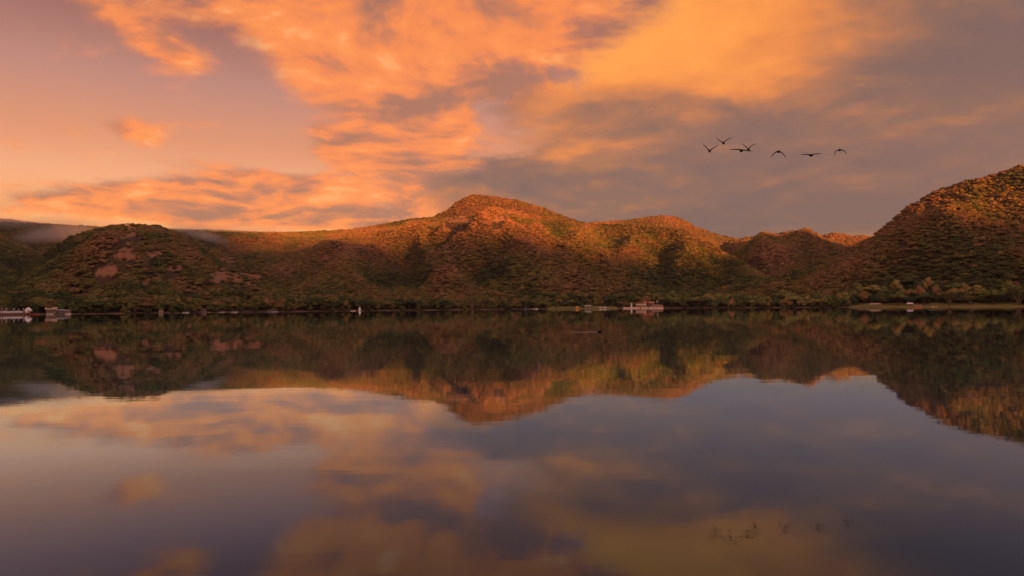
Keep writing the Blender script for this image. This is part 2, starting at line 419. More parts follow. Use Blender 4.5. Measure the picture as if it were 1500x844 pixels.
def relief(X, Y):
    """positive on spurs, negative in gullies"""
    az = np.arctan2(X, Y); r = np.hypot(X, Y)
    wx = 90*(fbm(X/260, Y/260, 2, 41)-.5)
    q = (ridged((az*1450 + .22*(r-1000) + wx)/185., r/620., 3, 77)-.70)*2.2
    for poly, amp, wid in SPURS:
        dm = np.full(np.shape(X), 1e9)
        for i in range(len(poly)-1):
            a, b = poly[i], poly[i+1]; ab = b-a; t = np.clip(((X-a[0])*ab[0]+(Y-a[1])*ab[1])/(ab@ab), 0, 1)
            dm = np.minimum(dm, np.hypot(X-a[0]-t*ab[0], Y-a[1]-t*ab[1]))
        q = q + amp/30.*(np.exp(-(dm/wid)**2)-.5*np.exp(-((dm-1.9*wid)/wid)**2))
    return np.clip(q, -1, 1)
RG = np.linspace(500, 2600, 1400)
def hit(px, py, spurs=True):
    """where a pixel's ray meets the hillside"""
    az, tn = az_tan(px, py); z = height(np.full_like(RG, az), RG, spurs)
    ok = np.nonzero((z-CAM_H)/RG >= tn)[0]
    r = RG[ok[0]] if len(ok) else 2000.
    return np.array([r*math.sin(az), r*math.cos(az)])
for pts, amp, wid in [
        ([(746, 312), (722, 335), (700, 362), (668, 395), (650, 425)], 34, 42),
        ([(668, 330), (655, 350), (640, 380), (625, 410)], 22, 34),
        ([(618, 328), (590, 350), (565, 372), (520, 400), (480, 428)], 20, 50),
        ([(560, 338), (520, 352), (480, 372), (440, 398)], 8, 45),
        ([(790, 322), (785, 350), (770, 385), (760, 420)], 18, 34),
        ([(860, 336), (850, 365), (830, 400), (820, 428)], 20, 40),
        ([(940, 338), (935, 370), (915, 405), (905, 432)], 24, 40),
        ([(1005, 345), (1010, 380), (1000, 410), (985, 435)], 22, 36),
        ([(1115, 352), (1120, 380), (1110, 405)], 26, 40), ([(1190, 348), (1180, 370), (1150, 398)], 22, 36),
        ([(210, 335), (190, 365), (150, 400), (110, 430)], 20, 45), ([(235, 335), (270, 370), (300, 400)], 14, 40),
        ([(1330, 320), (1290, 360), (1240, 400), (1190, 430)], 12, 50), ([(1440, 275), (1400, 330), (1360, 390), (1330, 430)], 14, 45)]:
    SPURS.append((np.array([hit(x, y, False) for x, y in pts]), amp, wid))

# clearings: ploughed fields, bare spurs and red cliffs, by outline in the photograph
FIELDS = [[(318, 394), (332, 391), (350, 397), (384, 405), (381, 421), (362, 416), (340, 412), (300, 416), (294, 413), (306, 402)],
          [(176, 364), (196, 361), (200, 378), (190, 381), (165, 378)], [(188, 330), (180, 340), (172, 352), (196, 346), (206, 336)],
          [(150, 392), (168, 387), (176, 403), (140, 405), (137, 400)], [(240, 388), (264, 387), (270, 394), (258, 398), (238, 394)],
          [(204, 405), (218, 404), (224, 416), (208, 417)], [(258, 421), (300, 419), (322, 422), (305, 427), (262, 426)], [(90, 421), (135, 419), (142, 424), (95, 426)],
          [(322, 377), (345, 377), (348, 384), (324, 384)], [(305, 433), (330, 431), (332, 434), (306, 436)], [(212, 368), (236, 367), (240, 377), (215, 379)],
          [(372, 386), (384, 389), (382, 393), (372, 391)], [(0, 411), (8, 411), (8, 418), (0, 418)], [(345, 430), (372, 428), (376, 432), (346, 434)],
          [(650, 318), (690, 316), (689, 323), (678, 331), (668, 326), (654, 325)], [(718, 322), (738, 314), (740, 321), (728, 327)],
          [(729, 366), (735, 366), (734, 371), (729, 371)], [(1118, 434), (1136, 433), (1136, 437), (1120, 438)], [(1480, 415), (1500, 413), (1500, 420), (1482, 420)], [(1494, 240), (1500, 238), (1500, 248), (1496, 247)]]
MEADOW = [[(820, 443), (905, 444), (905, 452), (800, 452)], [(1240, 444), (1500, 443), (1500, 450), (1240, 450)]]
def inside(poly, x, y):
    ins = np.zeros(np.shape(x), bool); n = len(poly)
    for i in range(n):
        x1, y1 = poly[i]; x2, y2 = poly[(i+1) % n]
        c = ((y1 > y) != (y2 > y)) & (x < (x2-x1)*(y-y1)/(y2-y1+1e-9)+x1)
        ins ^= c
    return ins
def masks(P):
    x, y = project(P)
    jx = 5*(fbm(P[..., 0]/17, P[..., 1]/17, 3, 61)-.5); jy = 3*(fbm(P[..., 0]/17, P[..., 1]/17, 3, 62)-.5)
    cl = np.zeros(x.shape, bool); me = np.zeros(x.shape, bool)
    for p in FIELDS: cl |= inside(p, x+jx, y+jy)
    for p in MEADOW: me |= inside(p, x+jx, y+jy*.4)
    return cl, me

NA, NR = 900, 430
def build_hills():
    az = np.linspace(R(-52), R(52), NA)
    q = np.linspace(0, 1, NR)
    A = np.repeat(az[:, None], NR, 1); S = shore(az)[:, None]
    far = 2750.
    Rr = (S-40) + (far-S+40)*(q[None, :]**1.35)
    Zh = height(A, Rr)
    P = np.stack([Rr*np.sin(A), Rr*np.cos(A), Zh], -1)
    v = P.reshape(-1, 3)
    i = np.arange(NA-1)[:, None]*NR + np.arange(NR-1)[None, :]
    f = np.stack([i, i+1, i+NR+1, i+NR], -1).reshape(-1, 4)[:, ::-1]
    me = bpy.data.meshes.new('hills'); me.from_pydata(v, [], f); me.materials.append(M_GROUND)
    me.polygons.foreach_set('use_smooth', np.ones(len(f), bool))
    cl, md = masks(v)
    for nm, arr in (('clear', cl), ('meadow', md)):
        a = me.attributes.new(nm, 'FLOAT', 'POINT'); a.data.foreach_set('value', arr.astype(np.float32))
    me.update()
    o = link('hills', me); tag(o, 'forested hills ringing the far side of the lake', kind='structure')
    # horizon table for culling: running maximum of elevation along each azimuth
    el = (Zh-CAM_H)/Rr
    run = np.maximum.accumulate(el, 1)
    return az, Rr, run
AZG, RRG, RUN = build_hills()

def build_rim_behind():
    """the rest of the crater rim, unseen behind the camera: its crest is shaped to shade the far hills"""
    az = np.linspace(R(52), R(308), 420); rr = np.array([-30, 0, 40, 90, 160, 260, 380, 500, 620, 720, 800, 870, 950, 1100, 1300, 1600.])
    v = []; NRb = len(rr)
    for a in az:
        S = np.interp(a, [R(52), R(95), R(150), R(180), R(210), R(265), R(308)], [760, 420, 90, 60, 90, 350, 480])
        hc = np.interp(a, [R(q) for q in (52, 80, 86, 93, 99, 105, 112, 122, 131, 139, 149, 153, 155.5, 157.5, 160, 164, 175, 190, 308)],
                       (200, 262, 268, 236, 244, 262, 310, 372, 430, 500, 625, 520, 385, 385, 480, 655, 665, 480, 290)) + 22*(fbm(np.array(a*9.5), np.array(2.2), 3, 9)-.5)  # crest heights by azimuth, set so their shadow covers chosen far slopes
        for k in rr:
            tt = k/870.
            z = hc*(min(max(tt, 0), 1)**1.25) if tt <= 1 else hc*(1-.5*(tt-1)/.85)
            if k < 0: z = -1.5
            r = S+k
            z += 18*(float(fbm(np.array(r*math.sin(a)/90), np.array(r*math.cos(a)/90), 3, 4))-.5)*min(max(tt, 0), 1)
            v.append((r*math.sin(a), r*math.cos(a), z))
    f = [(i*NRb+j, (i+1)*NRb+j, (i+1)*NRb+j+1, i*NRb+j+1) for i in range(len(az)-1) for j in range(NRb-1)]
    me = mesh('terrain', v, f, M_GROUND, True)
    for nm in ('clear', 'meadow'): me.attributes.new(nm, 'FLOAT', 'POINT')
    tag(link('terrain', me), 'unseen crater rim around the near shore, crest shaped to shade the far hills', kind='structure')
build_rim_behind()

# lake
def build_water():
    n = 96; v = [(0, 400, 0)]; f = []
    for k in range(n): a = 2*math.pi*k/n; v.append((2600*math.sin(a), 400+2300*math.cos(a), 0))
    for k in range(n): f.append((0, 1+(k+1) % n, 1+k))
    tag(link('water', mesh('water', v, f, M_WATER)), 'calm dark lake mirroring the hills and sky', kind='structure')
build_water()

# ------------------------------------------------------------------ vegetation
def rand_dir():
    v = rng.normal(size=3); return v/np.linalg.norm(v)
def leaf_faces(V, F, pts, nrm, size, jitter=.5):
    """small bent leaf clumps (two triangles) facing roughly along nrm"""
    for p, n in zip(pts, nrm):
        n = n + jitter*rng.normal(size=3); n /= np.linalg.norm(n)
        a = np.cross(n, rng.normal(size=3)); a /= np.linalg.norm(a)+1e-9; b = np.cross(n, a)
        s = size*(.6+.8*rng.random()); o = len(V)
        V += [p-a*s*.5, p-b*s*.32+n*s*.12, p+a*s*.5, p+b*s*.34+n*s*.1]
        F += [(o, o+1, o+2), (o, o+2, o+3)]
def lump(V, F, c, rad, sub=1, amp=.25):
    bm = bmesh.new(); bmesh.ops.create_icosphere(bm, subdivisions=sub, radius=1.0)
    o = len(V); off = rng.random(3)*50
    for v in bm.verts:
        k = 1+amp*mnoise.noise(v.co*2.1+Vector(off))*1.6
        V.append(np.array(c)+np.array(v.co)*np.array(rad)*k)
    F += [tuple(o+v.index for v in f.verts) for f in bm.faces]; bm.free()
def crown_mesh(name, lobes, leaf, leaf_n, core=.78, sub=1):
    V, F = [], []
    for c, rad in lobes:
        c = np.array(c, float); rad = np.array(rad, float)
        lump(V, F, c, rad*core, sub)
        D = rng.normal(size=(leaf_n, 3)); D /= np.linalg.norm(D, axis=1)[:, None]
        D[:, 2] = np.where(D[:, 2] < -.35, -D[:, 2]*.6, D[:, 2])
        k = .72+.36*rng.random(leaf_n)
        pts = c+D*rad*k[:, None]
        leaf_faces(V, F, pts, D/rad*rad.max(), leaf)
    return mesh(name, V, F, M_FOL)

# --- the wood on the slopes: a mass nobody could count
wood_coll = bpy.data.collections.new('wood_shapes')
def wood_shape(i):
    lobes = []
    n = 3 + i % 3
    for k in range(n):
        a = 2*math.pi*k/n+rng.random(); d = .42*(.5+.6*rng.random())
        lobes.append(((d*math.cos(a), d*math.sin(a), .50+.16*rng.random()), (.40+.14*rng.random(), .40+.14*rng.random(), .30+.1*rng.random())))
    lobes.append(((0, 0, .68+.1*rng.random()), (.46, .46, .30)))
    me = crown_mesh('wood_crown', lobes, .24, 26, .84, 1)
    o = bpy.data.objects.new('wood_crown', me); wood_coll.objects.link(o)
for i in range(7): wood_shape(i)

def ground_z(x, y):
    return height(np.arctan2(x, y), np.hypot(x, y))
def build_forest():
    sp = 3.4
    gx = np.arange(-1900, 1500, sp); gy = np.arange(380, 2620, sp)
    X, Y = np.meshgrid(gx, gy); X = X.ravel(); Y = Y.ravel()
    X = X+rng.uniform(-.55, .55, X.shape)*sp; Y = Y+rng.uniform(-.55, .55, Y.shape)*sp
    az = np.arctan2(X, Y); r = np.hypot(X, Y)
    d = r-shore(az)
    k = (np.abs(az) < R(40.5)) & (d > 42) & (r < 2700)
    X, Y, az, r, d = X[k], Y[k], az[k], r[k], d[k]
    Z = height(az, r)
    P = np.stack([X, Y, Z], -1)
    # visible from around the camera?
    ia = np.clip(np.round((az-AZG[0])/(AZG[1]-AZG[0])).astype(int), 0, len(AZG)-1)
    run = np.zeros(len(az))
    order = np.argsort(ia)
    for a0 in np.unique(ia):
        pass
    S0 = RRG[ia, 0]; q = np.clip((r-S0)/(RRG[ia, -1]-S0), 0, 1)**(1/1.35)
    j = np.clip((q*(NR-1)).astype(int)-2, 0, NR-1)
    run = RUN[ia, j]
    vis = (Z+11-CAM_H)/r > run-.002
    cl, md = masks(P)
    for up_ in (3.0, 6.0, 9.0, 12.0, 15.0): cl |= masks(P+np.array([0, 0, up_]))[0]
    dens = fbm(X/60, Y/60, 3, 33)
    keep = vis & ~cl & ~(md & (d < 130)) & (rng.random(len(X)) < .62+.9*(dens-.3))
    # a few lone trees inside the fields
    keep |= vis & cl & (rng.random(len(X)) < .07)
    X, Y, Z, az, r, d, dens = [a[keep] for a in (X, Y, Z, az, r, d, dens)]
    n = len(X)
    patch = fbm(X/130, Y/130, 3, 71); patch2 = fbm(X/35, Y/35, 2, 72)
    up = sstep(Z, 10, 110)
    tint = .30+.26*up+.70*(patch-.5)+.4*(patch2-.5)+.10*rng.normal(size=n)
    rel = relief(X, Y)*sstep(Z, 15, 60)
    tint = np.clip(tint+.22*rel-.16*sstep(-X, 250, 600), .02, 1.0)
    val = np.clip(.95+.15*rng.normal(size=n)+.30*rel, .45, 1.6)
    size = (1-.16*rel)*np.clip(rng.lognormal(0, .34, n), .45, 1.75)*np.interp(Z, [0, 40, 110, 250], [6.8, 4.9, 3.8, 3.2])
    sx = size*rng.uniform(.85, 1.2, n); sz = size*rng.uniform(.62, 1.0, n)
    me = bpy.data.meshes.new('forest'); me.from_pydata(np.stack([X, Y, Z-.12*sz], -1), [], [])
    def attr(nm, ty, arr, key='value'):
        a = me.attributes.new(nm, ty, 'POINT'); a.data.foreach_set(key, np.ascontiguousarray(arr).ravel())
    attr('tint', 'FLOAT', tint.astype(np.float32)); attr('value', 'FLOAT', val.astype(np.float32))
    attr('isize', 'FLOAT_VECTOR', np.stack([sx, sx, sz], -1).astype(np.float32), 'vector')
    attr('irot', 'FLOAT_VECTOR', np.stack([rng.normal(0, .06, n), rng.normal(0, .06, n), rng.uniform(0, 6.28, n)], -1).astype(np.float32), 'vector')
    attr('pick', 'INT', rng.integers(0, 7, n).astype(np.int32))
    me.materials.append(M_FOL)
    o = link('forest', me); tag(o, 'dry-season woodland covering the hillsides, russet above and green below', kind='stuff')
    ng = bpy.data.node_groups.new('scatter_wood', 'GeometryNodeTree')
    ng.interface.new_socket('Geometry', in_out='INPUT', socket_type='NodeSocketGeometry')
    ng.interface.new_socket('Geometry', in_out='OUTPUT', socket_type='NodeSocketGeometry')
    N, Lk = ng.nodes, ng.links
    gi = N.new('NodeGroupInput'); go = N.new('NodeGroupOutput')
    ci = N.new('GeometryNodeCollectionInfo'); ci.inputs['Collection'].default_value = wood_coll
    ci.inputs['Separate Children'].default_value = True; ci.inputs['Reset Children'].default_value = True
    ip = N.new('GeometryNodeInstanceOnPoints'); ip.inputs['Pick Instance'].default_value = True
    def na(nm, ty):
        a = N.new('GeometryNodeInputNamedAttribute'); a.data_type = ty; a.inputs['Name'].default_value = nm; return a.outputs['Attribute']
    Lk.new(gi.outputs[0], ip.inputs['Points']); Lk.new(ci.outputs[0], ip.inputs['Instance'])
    Lk.new(na('pick', 'INT'), ip.inputs['Instance Index'])
    e2r = N.new('FunctionNodeEulerToRotation'); Lk.new(na('irot', 'FLOAT_VECTOR'), e2r.inputs[0])
    Lk.new(e2r.outputs[0], ip.inputs['Rotation']); Lk.new(na('isize', 'FLOAT_VECTOR'), ip.inputs['Scale'])
    Lk.new(ip.outputs[0], go.inputs[0])
    md_ = o.modifiers.new('scatter', 'NODES'); md_.node_group = ng
    print('forest trees', n)
build_forest()

# --- trees of the shore belt, each a thing of its own
def tree_parts(kind, seed):
    """unit tree one metre wide: trunk mesh and crown mesh"""
    random.seed(seed)
    tb = MB(); lobes = []; mat = M_BARK
    if kind == 'dome':          # wide umbrella crown on a short forked trunk
        tb.tube([(0, 0, -.08), (.01, 0, .10), (.0, .01, .20)], [.045, .035, .030], 7)
        for k in range(6):
            a = 2*math.pi*k/6+random.uniform(-.3, .3); rr = random.uniform(.22, .33); zt = random.uniform(.40, .50)
            tb.tube([(0, 0, .17), (.5*rr*math.cos(a), .5*rr*math.sin(a), .30), (rr*math.cos(a), rr*math.sin(a), zt)], [.024, .016, .007], 5)
            lobes.append(((rr*math.cos(a), rr*math.sin(a), zt+.0), (random.uniform(.16, .23), random.uniform(.16, .23), random.uniform(.10, .14))))
        lobes += [((random.uniform(-.1, .1), random.uniform(-.1, .1), .54), (.24, .24, .13)), ((.12, -.14, .45), (.2, .16, .12)), ((-.15, -.12, .44), (.2, .16, .12))]
        n, leaf = 46, .085
    elif kind == 'round':       # full rounded crown, foliage low
        tb.tube([(0, 0, -.08), (.01, .01, .16), (0, 0, .36)], [.04, .032, .02], 7)
        for k in range(5):
            a = 2*math.pi*k/5+random.uniform(-.4, .4); rr = random.uniform(.15, .27); zt = random.uniform(.28, .55)
            tb.tube([(0, 0, .2), (rr*math.cos(a), rr*math.sin(a), zt)], [.02, .007], 5)
            lobes.append(((rr*math.cos(a), rr*math.sin(a), zt), (random.uniform(.19, .26), random.uniform(.19, .26), random.uniform(.16, .22))))
        lobes += [((0, 0, .62), (.24, .24, .2)), ((0, -.1, .36), (.32, .26, .2))]
        n, leaf = 52, .085
    elif kind == 'bush':        # foliage to the ground
        tb.tube([(0, 0, -.08), (0, .01, .2), (0.02, 0, .4)], [.03, .024, .012], 6)
        for k in range(6):
            a = 2*math.pi*k/6+random.uniform(-.4, .4); rr = random.uniform(.14, .28); zt = random.uniform(.16, .42)
            tb.tube([(0, 0, .08), (rr*math.cos(a), rr*math.sin(a), zt)], [.016, .006], 5)
            lobes.append(((rr*math.cos(a), rr*math.sin(a), zt), (random.uniform(.18, .25), random.uniform(.18, .25), random.uniform(.15, .22))))
        lobes += [((0, 0, .5), (.22, .22, .2))]
        n, leaf = 46, .09
    elif kind == 'tall':        # narrow upright crown
        tb.tube([(0, 0, -.1), (.02, .01, .5), (0, 0, 1.0)], [.05, .04, .015], 7)
        for k in range(7):
            a = random.uniform(0, 6.28); zt = .45+.13*k; rr = .2*(1-.1*k)
            tb.tube([(0, 0, zt-.15), (rr*math.cos(a), rr*math.sin(a), zt)], [.018, .006], 5)
            lobes.append(((rr*math.cos(a), rr*math.sin(a), zt), (.25-.012*k, .25-.012*k, .17)))
        n, leaf = 40, .09
    else:                       # 'airy': pale forked limbs showing through a thin crown
        mat = M_BARKP
        for k in range(7):
            a = 2*math.pi*k/7+random.uniform(-.3, .3); rr = random.uniform(.2, .42); zt = random.uniform(.5, .72)
            m1 = (.25*rr*math.cos(a), .25*rr*math.sin(a), .22); m2 = (.65*rr*math.cos(a), .65*rr*math.sin(a), .44)
            tb.tube([(.02*math.cos(a), .02*math.sin(a), -.08), m1, m2, (rr*math.cos(a), rr*math.sin(a), zt)], [.022, .017, .012, .005], 5)
            for _ in range(2):
                b = a+random.uniform(-.8, .8); tb.tube([m2, (rr*1.1*math.cos(b), rr*1.1*math.sin(b), zt-.04)], [.014, .005], 4)
            lobes.append(((rr*math.cos(a), rr*math.sin(a), zt), (.20, .20, .13)))
        lobes += [((0, 0, .68), (.22, .22, .12)), ((.05, -.22, .5), (.2, .16, .12))]
        n, leaf = 44, .075
    t_me = mesh('trunk', tb.v, tb.f, mat, True)
    c_me = crown_mesh('crown', lobes, leaf, n, .55 if kind == 'airy' else .80, 2 if kind in ('dome', 'round') else 1)
    return t_me, c_me
KINDS = {k: [tree_parts(k, 100*i+j) for j in range(4 if k != 'airy' else 2)] for i, k in enumerate(('dome', 'round', 'bush', 'tall', 'airy'))}
N_TREES = [0]
def at_shore(px, d):
    """a point d metres inland of the waterline in the direction of a photograph column"""
    az = float(az_tan(px, 450)[0]); r = float(shore(az))+d
    return Vector((r*math.sin(az), r*math.cos(az), float(height(az, r)))), az
def tree(px, d, wpx, hpx, kind, tint, label, group=None, name='shore_tree', value=1.0):
    p, az = at_shore(px, d); r = math.hypot(p.x, p.y)*math.cos(az)
    w = wpx*r/FPX; h = hpx*r/FPX
    unit = {'dome': .64, 'round': .80, 'bush': .68, 'tall': 1.38, 'airy': .78}[kind]
    t_me, c_me = KINDS[kind][N_TREES[0] % len(KINDS[kind])]; N_TREES[0] += 1
    e = empty(name, p, random.uniform(0, 6.28)); e.scale = (w, w, h/unit)
    for nm, me in (('trunk', t_me), ('crown', c_me)):
        o = link(nm, me, e)
        if nm == 'crown': o['tint'] = float(tint); o['value'] = float(value)
    tag(e, label, 'tree', group)
    return e
def build_shore_trees():
    random.seed(21)
    T = lambda *a, **k: tree(*a, **k)
    # trees one can point to
    T(1455, 34, 30, 22, 'dome', .20, 'broad pale-green umbrella tree, second from the right edge on the grassy right shore', value=1.5)
    T(1492, 30, 34, 27, 'airy', .20, 'tall open tree with forked pale limbs at the right edge', value=1.5)
    T(1391, 22, 24, 21, 'airy', .30, 'thin bright tree with many pale forked limbs beside the yellow canoe', value=1.5)
    T(1421, 30, 16, 14, 'airy', .34, 'small sparse tree between the forked pale tree and broad umbrella tree', value=1.2)
    T(1317, 30, 28, 18, 'dome', .22, 'wide flat-topped green tree with pale trunk left of the low white shelter', value=1.3)
    T(1353, 36, 26, 17, 'dome', .12, 'dark round-topped tree above the low orange wall on the right shore', value=1.1)
    T(1293, 40, 16, 17, 'round', .14, 'blue-green round tree just right of the pale thatched shelter', value=1.2)
    T(1266, 44, 18, 19, 'round', .58, 'orange-brown tree left of the pale thatched shelter', value=1.2)
    T(1373, 62, 16, 17, 'round', .36, 'yellow-green tree rising behind the yellow canoe', value=1.5)
    T(692, 9, 20, 20, 'airy', .34, 'bright forked tree leaning at the sandy waterline under the main peak', value=1.3)
    T(672, 6, 10, 8, 'airy', .45, 'low leaning shrub-like tree left of the bright forked waterline tree', value=1.2)
    T(800, 24, 13, 13, 'bush', .20, 'light green rounded tree on the shore right of the white motorboat', value=1.7)
    T(815, 22, 11, 11, 'bush', .14, 'smaller green rounded tree beside the light green one near the lawn', value=1.2)
    T(853, 12, 8, 8, 'bush', .18, 'small green bush right of the orange tent', value=1.3)
    T(985, 30, 30, 24, 'round', .17, 'big bright green tree right of the brown-roofed pavilion', value=1.6)
    T(1008, 28, 24, 20, 'round', .16, 'green tree just right of the big bright tree by the pavilion', value=1.4)
    T(949, 12, 6, 9, 'tall', .10, 'small dark tree in front of the orange-roofed house', value=.8)
    T(953.5, 11, 5, 7, 'tall', .10, 'small dark shrub left of the brown-roofed pavilion', value=.8)
    T(345, 118, 26, 18, 'dome', .08, 'large dark umbrella tree standing below the ploughed field', value=.8)
    T(60, 40, 36, 20, 'dome', .36, 'broad golden-olive umbrella tree behind the lakeside terrace', value=1.2)
    T(137, 26, 34, 22, 'dome', .30, 'olive dome-shaped tree, first right of the grey lakeside sheds', value=1.2)
    T(186, 26, 34, 20, 'dome', .32, 'wide olive dome tree, second right of the grey lakeside sheds', value=1.1)
    T(108, 10, 18, 15, 'bush', .18, 'green bush at the waterline right of the grey lakeside sheds', value=1.2)
    T(502, 22, 20, 20, 'round', .10, 'dark green round tree left of the small white hut', value=1.0)
    T(1160, 22, 16, 17, 'tall', .16, 'upright green tree above the reddish bank on the right shore', value=1.3)
    T(1148, 44, 34, 22, 'dome', .28, 'large olive dome tree behind the reddish bank', value=1.3)
    ORD = ['leftmost', 'second-from-left', 'third-from-left', 'fourth-from-left', 'fifth-from-left', 'sixth-from-left', 'seventh-from-left', 'eighth-from-left', 'ninth-from-left', 'tenth-from-left', 'eleventh-from-left', 'twelfth-from-left', 'thirteenth-from-left', 'fourteenth-from-left']
    specs = []      # (px, d, w, h, kind, tint, value, what, where, group, name)
    for i in range(34):
        px = 110+i*33.5+random.uniform(-12, 12) if i < 20 else 985+(i-20)*20+random.uniform(-8, 8)
        if 900 < px < 980 or 760 < px < 860: continue
        side = 'left of the white hut' if px < 525 else ('below the main peak' if px < 960 else 'right of the sea wall')
        specs.append((px, random.uniform(2.5, 7), random.uniform(8, 16), random.uniform(5, 9), 'bush', random.uniform(.08, .3), random.uniform(.7, 1.2),
                      'low bush overhanging the waterline', side, f'waterline bushes {side}', 'waterline_bush'))
    # the belt between them: alike trees in each stretch
    stretches = [(-20, 58, 'behind the lakeside terrace', 18, (14, 20)), (60, 128, 'around the grey lakeside sheds', 16, (14, 20)), (130, 262, 'left of the beached skiff', 32, (13, 20)),
                 (262, 392, 'between beached skiff and paired boats', 30, (12, 18)), (408, 512, 'between paired boats and white hut', 26, (13, 19)),
                 (532, 664, 'between white hut and waterline tree', 32, (12, 17)), (706, 792, 'between waterline tree and white motorboat', 20, (10, 15)),
                 (800, 912, 'behind the lakeside lawn', 26, (11, 17)), (914, 972, 'behind the sea wall buildings', 15, (13, 18)),
                 (1000, 1124, 'on the dark bank right of the sea wall', 32, (12, 18)), (1126, 1250, 'along the reddish bank', 28, (13, 20)), (1250, 1500, 'behind the grassy right shore', 30, (14, 20))]
    for x0, x1, where, n, (h0, h1) in stretches:
        lawn = where in ('behind the lakeside lawn', 'behind the sea wall buildings', 'behind the grassy right shore')
        for i in range(n):
            px = x0+(x1-x0)*(i+.5+random.uniform(-.4, .4))/n
            back = i % 2
            d = random.uniform(30, 46) if back else random.uniform(11, 24)
            if lawn: d = random.uniform(60, 78) if back else random.uniform(48, 59)
            h = random.uniform(h0, h1)*(1.05 if back else .85); kind = random.choice(['dome', 'round', 'round', 'bush'] if back else ['round', 'bush', 'bush', 'dome'])
            w = h*random.uniform(1.0, 1.7)*(1.15 if kind == 'dome' else .95)
            tone = random.random()
            if tone < .5: tint, word, val = random.uniform(.04, .18), 'dark green', random.uniform(.7, 1.1)
            elif tone < .88: tint, word, val = random.uniform(.22, .38), 'olive green', random.uniform(.9, 1.3)
            else: tint, word, val = random.uniform(.5, .75), 'brownish', random.uniform(.8, 1.2)
            if px > 980: val *= 1.6
            shape = {'dome': 'dome-crowned', 'round': 'round-crowned', 'bush': 'bushy'}[kind]
            what = f'{"wide" if w > 20 else "narrow"} {shape} {word} {"back-row" if back else "front-row"} tree'
            specs.append((px, d, w, h, kind, tint, val, what, where, f'{word} shore trees {where}', 'shore_tree'))
    kinds = {}
    for sp_ in specs: kinds.setdefault((sp_[7], sp_[8]), []).append(sp_)
    for (what, where), lst in kinds.items():
        lst.sort(key=lambda q: q[0])
        for k, (px, d, w, h, kind, tint, val, _, _, group, nm) in enumerate(lst):
            lab = f'{what} {where}' if len(lst) == 1 else f'{ORD[min(k, len(ORD)-1)]} {what} {where}'
            T(px, d, w, h, kind, tint, lab, group, name=nm, value=val)
build_shore_trees()

# ------------------------------------------------------------------ things on the shore
M_WHITE = plain('white_paint', (.85, .81, .74), .55, .12, .8)
M_PALE = plain('pale_plaster', (.74, .62, .48), .85, .2, .6)
M_PINK = plain('pink_plaster', (.52, .36, .27), .85, .25, .6)
M_TILE = plain('clay_tile', (.42, .17, .09), .85, .3, 1.2)
M_BROWN = plain('brown_shingle', (.24, .14, .085), .9, .3, 1.2)
M_THATCH = plain('thatch', (.46, .34, .20), .95, .3, 2.5)
M_TIN = plain('tin_roof', (.42, .40, .38), .5, .2, .9)
M_GREY = plain('grey_boards', (.20, .17, .15), .85, .3, 1.5)
M_DARK = plain('dark_opening', (.02, .018, .016), .6, .2, 1)
M_GLASS = plain('window_glass', (.05, .06, .07), .15, .1, 1)
M_YEL = plain('yellow_paint', (.75, .42, .04), .5, .12, 1)
M_ORG = plain('orange_canvas', (.70, .30, .05), .8, .12, 1)
M_BLUE = plain('blue_tarpaulin', (.03, .16, .38), .6, .15, 1)
M_RED = plain('red_paint', (.40, .07, .05), .55, .2, 1)
M_GREEN = plain('pale_green_paint', (.28, .40, .30), .55, .15, 1)
M_WOOD = plain('weathered_wood', (.22, .14, .08), .85, .3, 3)
M_RUB = plain('black_rubber', (.02, .02, .02), .8, .1, 2)
M_STEEL = plain('mast_steel', (.16, .13, .12), .6, .15, 2, .3)
M_STONE = plain('wall_stone', (.70, .55, .40), .9, .25, .7)

